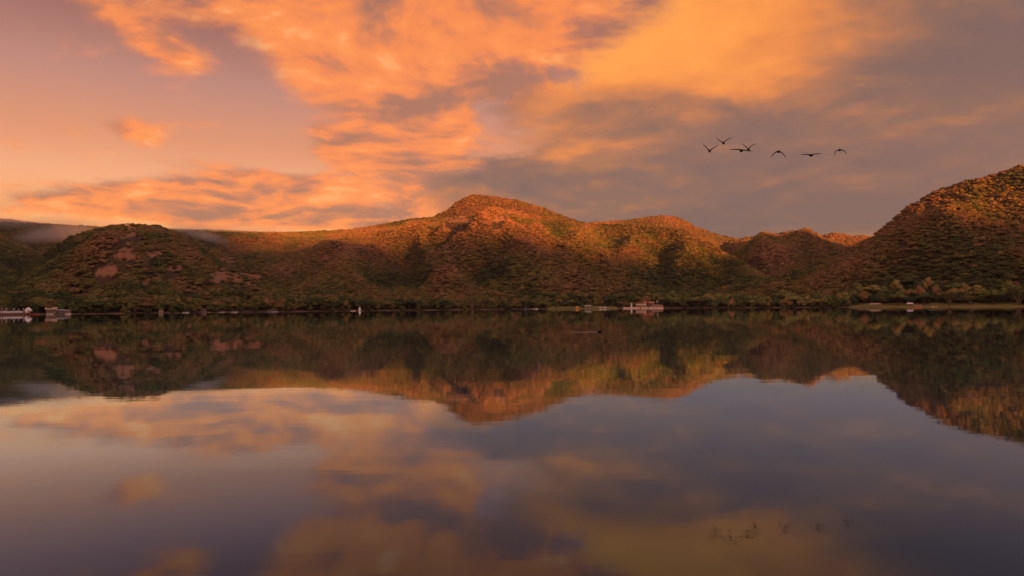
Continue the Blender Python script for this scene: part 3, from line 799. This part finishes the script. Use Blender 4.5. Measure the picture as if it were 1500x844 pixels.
def house(px, d, w, dep, h, roof, label, wallm, roofm, name='house', cat='house', rot=0.0, rise=1.8, wins=2, chim=False):
    p, az = at_shore(px, d); e = empty(name, p, -az+rot); tag(e, label, cat)
    MB().box(-w/2, w/2, 0, dep, -1.2, h).build('wall', wallm, e)
    o = .5; r = MB()
    if roof == 'gable':      # ridge runs across the view
        r.add([(-w/2-o, -o, h-.15), (w/2+o, -o, h-.15), (w/2+o, dep+o, h-.15), (-w/2-o, dep+o, h-.15), (-w/2-o, dep/2, h+rise), (w/2+o, dep/2, h+rise),
               (-w/2-o, -o, h+.05), (w/2+o, -o, h+.05), (w/2+o, dep+o, h+.05), (-w/2-o, dep+o, h+.05)],
              [(0, 3, 2, 1), (0, 1, 7, 6), (2, 3, 9, 8), (6, 7, 5, 4), (8, 9, 4, 5), (1, 2, 8, 5, 7), (3, 0, 6, 4, 9)])
    elif roof == 'hip':
        k = w*.22
        r.add([(-w/2-o, -o, h-.05), (w/2+o, -o, h-.05), (w/2+o, dep+o, h-.05), (-w/2-o, dep+o, h-.05), (-k, dep/2, h+rise), (k, dep/2, h+rise)],
              [(0, 3, 2, 1), (0, 1, 5, 4), (1, 2, 5), (2, 3, 4, 5), (3, 0, 4)])
    else:                    # shed roof sloping to the lake
        r.add([(-w/2-o, -o, h-.1), (w/2+o, -o, h-.1), (w/2+o, dep+o, h+rise-.1), (-w/2-o, dep+o, h+rise-.1), (-w/2-o, -o, h+.12), (w/2+o, -o, h+.12), (w/2+o, dep+o, h+rise+.12), (-w/2-o, dep+o, h+rise+.12)],
              [(0, 3, 2, 1), (4, 5, 6, 7), (0, 1, 5, 4), (1, 2, 6, 5), (2, 3, 7, 6), (3, 0, 4, 7)])
    rf = r.build('roof', roofm, e)
    if chim: MB().box(w*.18, w*.18+.7, dep*.4, dep*.4+.7, h, h+rise+.9).build('chimney', wallm, rf)
    dr = MB().box(-.5, .5, -.06, .05, 0, 2.05).build('door', M_WOOD, e); MB().box(.3, .38, -.11, -.05, 1.0, 1.1).build('handle', M_STEEL, dr)
    for k in range(wins):
        for s_ in (-1, 1):
            xc = s_*w*(.18+.24*k/max(1, wins-1) if wins > 1 else .28)
            wn = MB().box(xc-.55, xc+.55, -.07, .05, .95, 2.05).build('window', M_WHITE, e)
            MB().box(xc-.45, xc+.45, -.10, -.06, 1.03, 1.97).build('pane', M_GLASS, wn)
    return e
def shelter(px, d, w, dep, h, label, roofm, name='open_shelter', rise=1.2, rot=0.0):
    p, az = at_shore(px, d); e = empty(name, p, -az+rot); tag(e, label, 'shelter')
    for sx in (-1, 1):
        for y in (.2, dep-.2): MB().tube([(sx*(w/2-.3), y, -.8), (sx*(w/2-.3), y, h+.1)], .12, 6).build('post', M_WOOD, e)
    k = w*.3
    MB().add([(-w/2, -.3, h), (w/2, -.3, h), (w/2, dep+.3, h), (-w/2, dep+.3, h), (-k, dep/2, h+rise), (k, dep/2, h+rise)],
             [(0, 3, 2, 1), (0, 1, 5, 4), (1, 2, 5), (2, 3, 4, 5), (3, 0, 4)]).build('roof', roofm, e)
    MB().box(-w*.2, w*.2, dep*.3, dep*.6, -.3, .75).build('table', M_WOOD, e)
    return e
def boat(px, d, ln, label, hullm, rot=0.0, canopy=None, motor=True, name='motorboat', cat='boat', beam=.27, z=None):
    p, az = at_shore(px, d)
    p.z = max(p.z, 0.0) if z is None else z
    e = empty(name, p, -az+rot); tag(e, label, cat)
    b = ln*beam; rings = []
    for t in (0, .15, .4, .65, .85, 1.0):
        x = (t-.5)*ln; w = b/2*(.82+.18*math.sin(math.pi*min(t*1.1, 1)))*(1 if t < .6 else max(.04, 1-((t-.6)/.4)**1.8)); sh = .62+.30*max(0, t-.5)**1.5*2
        rings.append([(x, -w, sh), (x, -w*.86, .18), (x, -w*.45, -.12+.3*max(0, t-.8)), (x, w*.45, -.12+.3*max(0, t-.8)), (x, w*.86, .18), (x, w, sh), (x, w*.84, sh-.02), (x, w*.5, .16), (x, -w*.5, .16), (x, -w*.84, sh-.02)])
    MB().loft(rings).build('hull', hullm, e)
    for t in (-.22, .05, .26): MB().box(t*ln-.13, t*ln+.13, -b*.40, b*.40, .36, .42).build('thwart', M_WOOD, e)
    if motor:
        m_ = MB().box(-ln/2-.38, -ln/2-.02, -.17, .17, .42, .98, .04).build('outboard_motor', M_DARK, e)
        MB().box(-ln/2-.28, -ln/2-.12, -.06, .06, -.1, .44).build('shaft', M_STEEL, m_)
    if canopy:
        for tx in (-.25, .2):
            for s_ in (-1, 1): MB().tube([(tx*ln, s_*b*.42, .5), (tx*ln, s_*b*.42, 2.0)], .03, 5).build('canopy_pole', M_STEEL, e)
        MB().box(-.31*ln, .26*ln, -b*.5, b*.5, 2.0, 2.14, .03).build('canopy', canopy, e)
    return e
def van(px, d, label, rot):
    p, az = at_shore(px, d); e = empty('parked_van', p, -az+rot); tag(e, label, 'van')
    MB().loft([[(x, -.9, .35), (x, .9, .35), (x, .9, zt*.55+.35), (x, .8, zt), (x, -.8, zt), (x, -.9, zt*.55+.35)] for x, zt in ((-2.3, 1.75), (-2.2, 2.0), (.9, 2.0), (1.6, 1.3), (2.3, 1.1))]).build('body', M_WHITE, e)
    for sx in (-1.5, 1.5):
        for sy in (-.86, .86):
            w = MB().tube([(sx, sy-.1, .36), (sx, sy+.1, .36)], .36, 10).build('wheel', M_RUB, e)
            MB().tube([(sx, sy-.12, .36), (sx, sy+.12, .36)], .19, 8).build('rim', M_TIN, w)
    for x0 in (-2.0, -.9, .2): MB().box(x0, x0+.9, -.93, -.84, 1.22, 1.75).build('window', M_GLASS, e)
    for s_ in (-1, 1): MB().box(2.2, 2.33, s_*.62-.14, s_*.62+.14, .75, .95).build('headlight', M_GLASS, e)
def tent(px, d, w, h, label, m_, name='canvas_tent', poles=False):
    p, az = at_shore(px, d); e = empty(name, p, -az+.4); tag(e, label, 'tent')
    b = h*.45 if poles else 0.0
    if poles:
        for sx in (-1, 1):
            for sy in (-1, 1): MB().tube([(sx*w*.46, sy*w*.46, -.4), (sx*w*.46, sy*w*.46, b+.1)], .05, 6).build('pole', M_STEEL, e)
    n = 10; R1 = [(w*.5*math.cos(6.283*k/n+.31), w*.5*math.sin(6.283*k/n+.31), b-.02) for k in range(n)]
    R2 = [(w*.46*math.cos(6.283*k/n+.31), w*.46*math.sin(6.283*k/n+.31), b+(h-b)*.35) for k in range(n)]
    R3 = [(w*.24*math.cos(6.283*k/n+.31), w*.24*math.sin(6.283*k/n+.31), b+(h-b)*.78) for k in range(n)]
    R4 = [(w*.02*math.cos(6.283*k/n), w*.02*math.sin(6.283*k/n), h) for k in range(n)]
    MB().loft([R1, R2, R3, R4]).build('canopy', m_, e)
    if not poles: MB().add([(-.35, -w*.53, 0), (.35, -w*.53, 0), (0, -w*.44, h*.55), (-.3, -w*.45, 0), (.3, -w*.45, 0), (0, -w*.36, h*.5)], [(0, 1, 2), (5, 4, 3), (0, 3, 4, 1), (1, 4, 5, 2), (2, 5, 3, 0)]).build('door_flap', M_DARK, e)
def build_centre():
    # sea wall with coping
    p0, az0 = at_shore(913, 1.0); p1, az1 = at_shore(972, 1.0)
    mid = (p0+p1)/2; ln = (p1-p0).length; ang = math.atan2(p1.y-p0.y, p1.x-p0.x)
    e = empty('sea_wall', (mid.x, mid.y, 0), ang); tag(e, 'pale stone sea wall at the waterline below the lakeside houses', 'wall')
    n = 14
    for k in range(n):
        x0 = -ln/2+ln*k/n; dy = random.uniform(-.06, .06)
        MB().box(x0+.03, x0+ln/n-.03, -.5+dy, .5+dy, -1.5, 1.75+random.uniform(-.12, .12)).build('wall_panel', M_STONE if k % 3 else M_PALE, e)
        if k % 2 == 0: MB().box(x0-.25, x0+.25, -.75, .3, -1.5, 1.95).build('buttress', M_PALE, e)
    t = empty('lookout_tower', at_shore(925, 5)[0], -az0); tag(t, 'slim white tower rising above the sea wall', 'tower')
    MB().box(-1.15, 1.15, -1.15, 1.15, -1, 6.9, .12).build('shaft', M_WHITE, t)
    MB().box(-1.35, 1.35, -1.35, 1.35, 6.9, 7.25).build('cap', M_PALE, t)
    w = MB().box(-.35, .35, -1.12, -.9, 4.6, 5.7).build('window', M_DARK, t); MB().box(-.45, .45, -1.2, -.95, 4.42, 4.58).build('sill', M_PALE, w)
    MB().box(-.42, .42, -1.2, -.95, 0, 2).build('door', M_WOOD, t)
    house(939, 26, 14, 8, 3.2, 'gable', 'grey-walled house with low beige gable roof behind the sea wall', M_GREY, M_THATCH, rise=2.0)
    house(950.5, 34, 15, 9, 5.6, 'gable', 'house with bright orange tiled roof, highest behind the sea wall', M_WOOD, M_TILE, rise=2.3, chim=True)
    house(961, 11, 15, 8, 2.6, 'hip', 'pavilion with broad brown hipped roof at the right end of the sea wall', M_BROWN, M_BROWN, name='pavilion', cat='pavilion', rise=2.5)
    house(968.5, 10, 4, 5, 3.4, 'shed', 'small pink shed attached at the right of the brown-roofed pavilion', M_PINK, M_TILE, name='garden_shed', cat='shed', rise=.7, wins=1)
    house(944, 13, 9, 5, 2.5, 'shed', 'low tin-roofed kiosk row between tower and brown pavilion', M_GREY, M_TIN, name='kiosk_row', cat='kiosk', rise=.4)
    e = empty('water_tank', at_shore(963, 30)[0], 0); tag(e, 'white round water tank on a stand among the trees', 'water tank')
    MB().tube([(0, 0, 7.0), (0, 0, 8.7), (0, 0, 9.0)], [.95, .95, .3], 12).build('tank', M_WHITE, e)
    for a in range(4): MB().tube([(.7*math.cos(a*1.571+.78), .7*math.sin(a*1.571+.78), -.5), (.7*math.cos(a*1.571+.78), .7*math.sin(a*1.571+.78), 7.02)], .08, 5).build('leg', M_STEEL, e)
    e = empty('boat_kiosk', at_shore(938.6, -1.8)[0], -az0); e.location.z = 0; tag(e, 'bright yellow kiosk standing against the sea wall', 'kiosk')
    MB().box(-1.7, 1.7, -1.1, 1.1, -.8, 2.0).build('body', M_YEL, e); MB().box(-1.9, 1.9, -1.3, 1.25, 2.0, 2.18).build('roof', M_ORG, e); MB().box(-1.1, .9, -1.14, -1.06, .9, 1.6).build('hatch', M_DARK, e)
    boat(955.3, -2.6, 5.5, 'white and green boat moored left of two at the sea wall', M_GREEN, .15, M_WHITE)
    boat(960.5, -2.9, 6.0, 'white boat with white canopy moored between two others at the sea wall', M_WHITE, .1, M_WHITE)
    boat(966, -2.6, 5.0, 'white canopied boat moored rightmost at the sea wall', M_WHITE, -.1, M_WHITE)
    boat(892, -1.0, 4.2, 'pale green boat at the waterline left of the sea wall', M_GREEN, .3, M_GREEN)
    van(880, 12, 'white van parked on the lawn, farther from the sea wall', .1); van(886, 13, 'white van parked on the lawn, nearer the sea wall', -.2)
    tent(845.5, 8, 4.6, 3.6, 'bright orange tent on the lakeside lawn', M_ORG)
    house(860, 20, 10, 6, 2.6, 'gable', 'low grey-roofed cabin behind the lakeside lawn', M_GREY, M_TIN, name='cabin', cat='cabin', rise=1.3)
    boat(785.5, -1.5, 5.0, 'white motorboat with pale canopy at the shore under the main peak', M_WHITE, .25, M_PALE)
    boat(780.5, 1.0, 4.0, 'grey skiff pulled up left of the white motorboat', M_PINK, .5)
    tent(770, 6, 2.6, 2.2, 'small blue tarpaulin shelter left of the white motorboat', M_BLUE, name='tarpaulin_shelter', poles=True)
def build_left():
    p0, az0 = at_shore(-12, 2.0); p1, _ = at_shore(43, 2.0); p2, _ = at_shore(54, 2.0)
    mid = (p0+p1)/2; ln = (p1-p0).length; ang = math.atan2(p1.y-p0.y, p1.x-p0.x)
    e = empty('lakeside_terrace', (mid.x, mid.y, 0), ang); tag(e, 'long pink-white terrace on posts at the left waterline', 'terrace')
    MB().box(-ln/2, ln/2, -.6, 4.5, 1.05, 1.3).build('deck', M_PINK, e)
    n = 15
    for k in range(n):
        x = -ln/2+ln*(k+.5)/n
        MB().box(x-.16, x+.16, -.5, -.2, -1.5, 1.04).build('post', M_PINK, e)
        MB().box(x-ln/n/2+.05, x+ln/n/2-.05, -.62, -.5, 1.32, 2.55+random.uniform(-.2, .2)).build('parapet_panel', random.choice([M_WHITE, M_PALE, M_WHITE, M_PINK]), e)
    MB().box(-ln/2, ln/2, .4, .7, -1.5, 1.04).build('back_wall', M_RED, e)
    for k, px in enumerate((3, 9, 20, 27, 34)):
        p, az = at_shore(px, 3.5); q = empty('flag_pole', (p.x, p.y, 1.3), -az); tag(q, f'thin pale pole on the pink terrace, {["first", "second", "third", "fourth", "fifth"][k]} from the left', 'pole', 'poles along the terrace')
        MB().tube([(0, 0, 0), (0, 0, 3.0+.3*(k % 2))], [.09, .07], 6).build('shaft', M_WHITE, q); MB().box(.05, .55, -.03, .03, 2.3, 2.9).build('pennant', M_BLUE if k % 3 == 0 else M_WHITE, q)
    tent(41.5, 3.5, 4.4, 4.8, 'white pointed canopy at the right end of the pink terrace', M_WHITE, name='party_canopy', poles=True)
    boat(50, 0.5, 5.5, 'red boat drawn up right of the white pointed canopy', M_RED, .2)
    boat(47.5, 3.5, 5.0, 'rust-red boat drawn up behind the red one by the terrace', M_TILE, -.2)
    house(75, 8, 6, 5, 3.0, 'gable', 'small brown gabled shed left of the grey boat sheds', M_WOOD, M_THATCH, name='boat_shed', cat='shed', rise=1.6, wins=1)
    house(84, 7, 7, 5, 2.4, 'shed', 'low grey shed with pale tin roof, beside the brown gabled shed', M_GREY, M_TIN, name='boat_shed', cat='shed', rise=.6, wins=1)
    house(94, 7, 8, 5, 2.2, 'shed', 'low grey shed, rightmost of the lakeside sheds', M_GREY, M_TIN, name='boat_shed', cat='shed', rise=.5, wins=1)
    boat(73, -1.0, 4.2, 'small cream boat at the waterline below the brown gabled shed', M_PALE, .3)
    boat(100, -1.2, 3.6, 'pale rowing boat at the waterline right of the grey sheds', M_PALE, -.3, None, False, 'rowing_boat')
    boat(272, 1.5, 5.0, 'pale beached skiff on the dark left shore', M_PALE, .3, None, False, 'skiff')
    house(298, 12, 4, 4, 1.9, 'shed', 'tiny pale hut among the trees right of the beached skiff', M_PINK, M_BROWN, name='fishing_hut', cat='hut', rise=.5, wins=1)
    boat(324, -.5, 5.2, 'pinkish boat lying on the sand, leftmost of two', M_PINK, .1); boat(343, -.5, 4.8, 'pale boat lying on the sand, rightmost of two', M_PALE, -.1)
    boat(397, -3.5, 7.0, 'grey boat with canopy, nearer of the paired boats', M_TIN, .12, M_TIN); boat(401.5, -1.5, 6.5, 'grey boat with red canopy, farther of the paired boats', M_TIN, -.1, M_RED)
    boat(517, -.5, 5.2, 'pale open boat at the waterline left of the white hut', M_PALE, .05, None, False, 'rowing_boat')
    tent(527, 1.5, 3.0, 4.2, 'small white pointed hut at the waterline', M_WHITE, name='white_hut')
    house(236, 11, 2.6, 2.6, 1.7, 'gable', 'little cream hut under the trees of the left shore', M_PALE, M_BROWN, name='fishing_hut', cat='hut', rise=.7, wins=1)
def build_right():
    shelter(1282, 15, 13, 6, 2.6, 'open shelter with wide pale thatched roof on the right shore', M_THATCH)
    shelter(1333, 22, 7, 5, 2.4, 'low open shelter with white roof between two spreading trees', M_WHITE)
    e = empty('garden_wall', at_shore(1344, 14)[0], -at_shore(1344, 14)[1]); tag(e, 'low orange wall beneath the dark round-topped tree', 'wall')
    for k in range(4): MB().box(-4.4+k*2.2+.02, -2.2+k*2.2-.02, -.15, .15, -.6, 1.25).build('wall_panel', M_TILE, e)
    MB().box(-4.5, 4.5, -.2, .2, 1.253, 1.4).build('coping', M_PALE, e)
    boat(1370, -.3, 4.6, 'yellow canoe drawn up on the grassy right shore', M_YEL, .7, None, False, 'canoe', 'canoe', .22)
    boat(1366.5, .8, 3.2, 'small white dinghy beside the yellow canoe', M_WHITE, .9, None, False, 'dinghy')
    shelter(1127, 62, 12, 5, 2.4, 'pale-roofed shelter on the slope above the right bank', M_PALE)
build_centre(); build_left(); build_right()

# masts on the ridge
def mast(px, py, r, h, label):
    az = float(az_tan(px, py)[0]); z = float(height(az, r)); e = empty('radio_mast', (r*math.sin(az), r*math.cos(az), z), -az); tag(e, label, 'mast', 'masts along the far ridge')
    b = .9
    for sx, sy in ((-1, -1), (1, -1), (1, 1), (-1, 1)): MB().tube([(sx*b, sy*b, -2), (sx*.25, sy*.25, h)], [.22, .12], 5).build('leg', M_STEEL, e)
    for k in range(1, 7):
        t = k/7; w = b+(.25-b)*t
        MB().box(-w-.08, w+.08, -w-.08, w+.08, h*t-.09, h*t+.09).build('brace', M_STEEL, e)
    MB().box(-1.5, 1.5, -.2, .2, h*.86, h*.86+.3).build('crossarm', M_STEEL, e); MB().tube([(0, 0, h-.1), (0, 0, h+4)], .1, 5).build('antenna', M_STEEL, e)
mast(105, 322, 2460, 24, 'lattice mast on the misty far ridge, leftmost of three')
mast(231, 322, 2370, 26, 'lattice mast on the ridge behind the left knoll')
mast(565, 322, 1845, 17, 'lattice mast on the bare ridge left of the main peak')

# ------------------------------------------------------------------ birds
M_BIRD = plain('dark_plumage', (.016, .011, .008), .8, .3, 8)
def bird(px, py, dist, span, wl, wr, yaw, label, bank=0.0):
    """wl, wr: wing angles above the horizontal (inner, outer) in degrees"""
    d = pdir(px, py); d = d/np.linalg.norm(d); p = Vector(d*dist)+Vector((0, 0, CAM_H))
    b = MB(); k = span/1.2
    rings = []
    for y, r, z in ((-.34, .012, .0), (-.25, .035, .0), (-.12, .065, .0), (.03, .075, 0), (.16, .058, .01), (.25, .032, .02), (.32, .034, .03), (.36, .030, .03), (.39, .012, .022), (.45, .004, .015)):
        rings.append([(1.35*r*math.cos(6.283*i/8), y, z-.02+r*1.3*math.sin(6.283*i/8)) for i in range(8)])
    b.loft(rings)
    b.add([(-.03, -.28, .012), (.03, -.28, .012), (.075, -.46, 0), (-.075, -.46, 0), (-.03, -.28, -.012), (.03, -.28, -.012), (.075, -.46, -.01), (-.075, -.46, -.01)],
          [(0, 1, 2, 3), (7, 6, 5, 4), (0, 4, 5, 1), (1, 5, 6, 2), (2, 6, 7, 3), (3, 7, 4, 0)])
    for s_, (a1, a2) in ((-1, wl), (1, wr)):
        L1, L2 = .27, .37; x = .03; z = .03; rr = []
        for i, (seg, t) in enumerate(((0, 0), (0, .5), (0, 1), (1, .35), (1, .7), (1, 1))):
            a = R(a1) if seg == 0 else R(a1 + (a2-a1)*min(1, t*1.3+.2))
            step = (0 if i == 0 else (L1*.5 if seg == 0 else L2*(.35 if t < .9 else .3)))
            x += step*math.cos(a); z += step*math.sin(a)
            ch = (.23, .22, .205, .18, .14, .06)[i]; yo = (0.03, .05, .075, .05, .0, -.06)[i]; th = (.046, .042, .038, .033, .027, .018)[i]
            nx, nz = -math.sin(a), math.cos(a)
            ring = []
            for cy, ct in ((.5, 0), (.25, 1), (-.15, .7), (-.5, .1), (-.5, -.1), (-.1, -.4), (.3, -.7)):
                ring.append((s_*(x+nx*ct*th), yo+cy*ch, z+nz*ct*th))
            rr.append(ring)
        b.loft(rr)
    o = b.build('flying_bird', M_BIRD, None, True)
    o.location = p; o.scale = (k, k, k); o.rotation_euler = (R(13), R(bank), R(yaw))
    rm = o.modifiers.new('skin', 'REMESH'); rm.mode = 'VOXEL'; rm.voxel_size = .011; rm.use_smooth_shade = True
    tag(o, label, 'bird', 'birds flying in a line over the lake')
bird(1039.5, 221, 56, 1.32, (42, 46), (34, 38), -14, 'bird with wings raised in a V, leftmost of the flock', 4)
bird(1060, 209.5, 58, 1.28, (30, 38), (40, 22), -10, 'bird with wings raised in a V, highest of the flock')
bird(1086, 220.3, 54, 1.48, (5, -3), (-10, -6), -8, 'bird gliding on level wings, left of two overlapping birds', 2)
bird(1096.5, 219, 62, 1.34, (48, 40), (50, 20), -12, 'bird with raised wings overlapping the wing tip of its neighbour')
bird(1140.5, 222, 58, 1.36, (-34, -58), (-32, -54), -12, 'bird with drooping arched wings in the middle of the flock', 3)
bird(1188, 227.5, 56, 1.28, (6, -2), (8, 2), -6, 'bird gliding on level wings, second from the right of the flock')
bird(1230, 219.8, 66, 1.3, (-20, -86), (-22, -58), -30, 'bird with bent drooping wings, rightmost of the flock', 4)

# ------------------------------------------------------------------ swimming duck and its wake
def build_duck():
    d = pdir(879, 486.5); t = -CAM_H/d[2]; p = Vector((d[0]*t, d[1]*t, 0))
    b = MB(); rings = []
    for x, r, z, zs in ((-.30, .015, .14, 1), (-.24, .06, .10, .7), (-.12, .115, .065, .85), (.02, .13, .055, .9), (.13, .10, .06, .9), (.19, .055, .085, 1)):
        rings.append([(x, r*math.cos(6.283*i/10), z+r*zs*math.sin(6.283*i/10)) for i in range(10)])
    b.loft(rings)
    b.tube([(.13, 0, .08), (.19, 0, .16), (.215, 0, .24), (.25, 0, .285), (.29, 0, .28)], [.055, .042, .040, .05, .038], 8)
    b.tube([(.28, 0, .275), (.335, 0, .262), (.37, 0, .258)], [.024, .018, .010], 6)
    o = b.build('swimming_duck', M_BIRD, None, True)
    rm = o.modifiers.new('skin', 'REMESH'); rm.mode = 'VOXEL'; rm.voxel_size = .012; rm.use_smooth_shade = True
    o.location = p; o.rotation_euler = (0, 0, R(4)); o.scale = (1.05,)*3
    tag(o, 'dark duck swimming on the lake with a pale wake behind it', 'duck')
    # wake: low diverging ridges of water
    m, t_, bs = new_mat('wake_water')
    bs.inputs['Base Color'].default_value = (.38, .32, .26, 1); bs.inputs['Roughness'].default_value = .4; bs.inputs['IOR'].default_value = 1.333
    V, F = [], []
    n = 46
    for s_ in (-1, 0, 1):
        o0 = len(V)
        for k in range(n):
            u = k/(n-1); x = -.25-u*2.8; y = s_*(.05+.16*u*4.2*.5)+.015*math.sin(k*1.3+s_)
            w = .05+.10*u; hh = (.040 if s_ else .034)*(1-u)**.8*(.75+.25*math.sin(k*1.9+s_*2))
            V += [(x, y-w, .001), (x, y-w*.3, .001+hh*.8), (x, y+w*.2, .001+hh), (x, y+w, .001), (x, y, -.03)]
        for k in range(n-1):
            a = o0+k*5
            for q in range(5): F.append((a+q, a+(q+1) % 5, a+5+(q+1) % 5, a+5+q))
        F += [tuple(o0+q for q in range(5)), tuple(o0+(n-1)*5+4-q for q in range(5))]
    me = mesh('wake', V, F, m, True); wk = link('wake', me); wk.location = p; wk.rotation_euler = (0, 0, R(1.5))
    tag(wk, 'pale ripple trail on the water behind the swimming duck', kind='stuff')
build_duck()

# ------------------------------------------------------------------ haze and mist
def vol_mat(name, col, dens, aniso=.2):
    m = bpy.data.materials.new(name); m.use_nodes = True; t = NT(m.node_tree); t.N.clear()
    o = t.n('ShaderNodeOutputMaterial'); v = t.n('ShaderNodeVolumePrincipled')
    v.inputs['Color'].default_value = (*col, 1); v.inputs['Density'].default_value = dens; v.inputs['Anisotropy'].default_value = aniso
    t.L.new(v.outputs[0], o.inputs['Volume'])
    m.cycles.homogeneous_volume = True
    return m
def build_haze():
    me = mesh('haze', [(x, y, z) for z in (-10, 800) for y in (-2900, 3100) for x in (-3300, 3300)],
              [(0, 2, 3, 1), (4, 5, 7, 6), (0, 1, 5, 4), (2, 6, 7, 3), (0, 4, 6, 2), (1, 3, 7, 5)], vol_mat('haze_air', (.95, .88, .86), .000035))
    tag(link('haze', me), 'thin evening haze over the lake and hills', kind='stuff')
build_haze()
def mist_mat():
    m = bpy.data.materials.new('mist_air'); m.use_nodes = True; t = NT(m.node_tree); t.N.clear()
    o = t.n('ShaderNodeOutputMaterial'); v = t.n('ShaderNodeVolumePrincipled')
    oc = t.n('ShaderNodeTexCoord').outputs['Object']; g = t.n('ShaderNodeNewGeometry').outputs['Position']
    ln = t.n('ShaderNodeVectorMath', operation='LENGTH'); t.L.new(oc, ln.inputs[0])
    fall = t.step(ln.outputs['Value'], .15, 1.0, 1.0, 0.0)
    n = t.noise(t.vm('MULTIPLY', g, (.022, .022, .06)), 1.0, 6, .66, .9)
    dn = t.m('MULTIPLY', t.step(t.m('MULTIPLY', t.m('ADD', n, .15), fall), .24, .85), .009)
    t.L.new(dn, v.inputs['Density']); v.inputs['Color'].default_value = (.96, .93, .93, 1); v.inputs['Anisotropy'].default_value = .1
    t.L.new(v.outputs[0], o.inputs['Volume'])
    return m
M_MIST = mist_mat()
def mist(px, py, r, wpx, hpx, dep, seed, label, tilt=0.0):
    d = pdir(px, py); d = d/np.hypot(d[0], d[1]); c = np.array([d[0]*r, d[1]*r, CAM_H+d[2]*r])
    bm = bmesh.new(); bmesh.ops.create_icosphere(bm, subdivisions=3, radius=1.02)
    me = bpy.data.meshes.new('mist'); bm.to_mesh(me); bm.free(); me.materials.append(M_MIST)
    o = link('mist', me); o.location = c; o.scale = (wpx*r/2000., dep/2, hpx*r/2000.); o.rotation_euler = (0, -math.atan(tilt), -math.atan2(d[0], d[1]))
    tag(o, label, kind='stuff')
mist(85, 341, 1650, 170, 40, 280, 1, 'thin wisp of mist rising left of the left knoll', .20)
mist(15, 332, 1900, 190, 34, 280, 2, 'pale mist bank on the far left ridge', -.05)
mist(130, 330, 2250, 420, 36, 280, 3, 'low mist lying along the far ridge behind the left knoll')
mist(290, 342, 1650, 170, 28, 220, 4, 'faint mist drifting in the dip right of the left knoll', -.30)
mist(360, 335, 2080, 420, 28, 280, 5, 'thin cloud layer spilling over the far ridge crest')
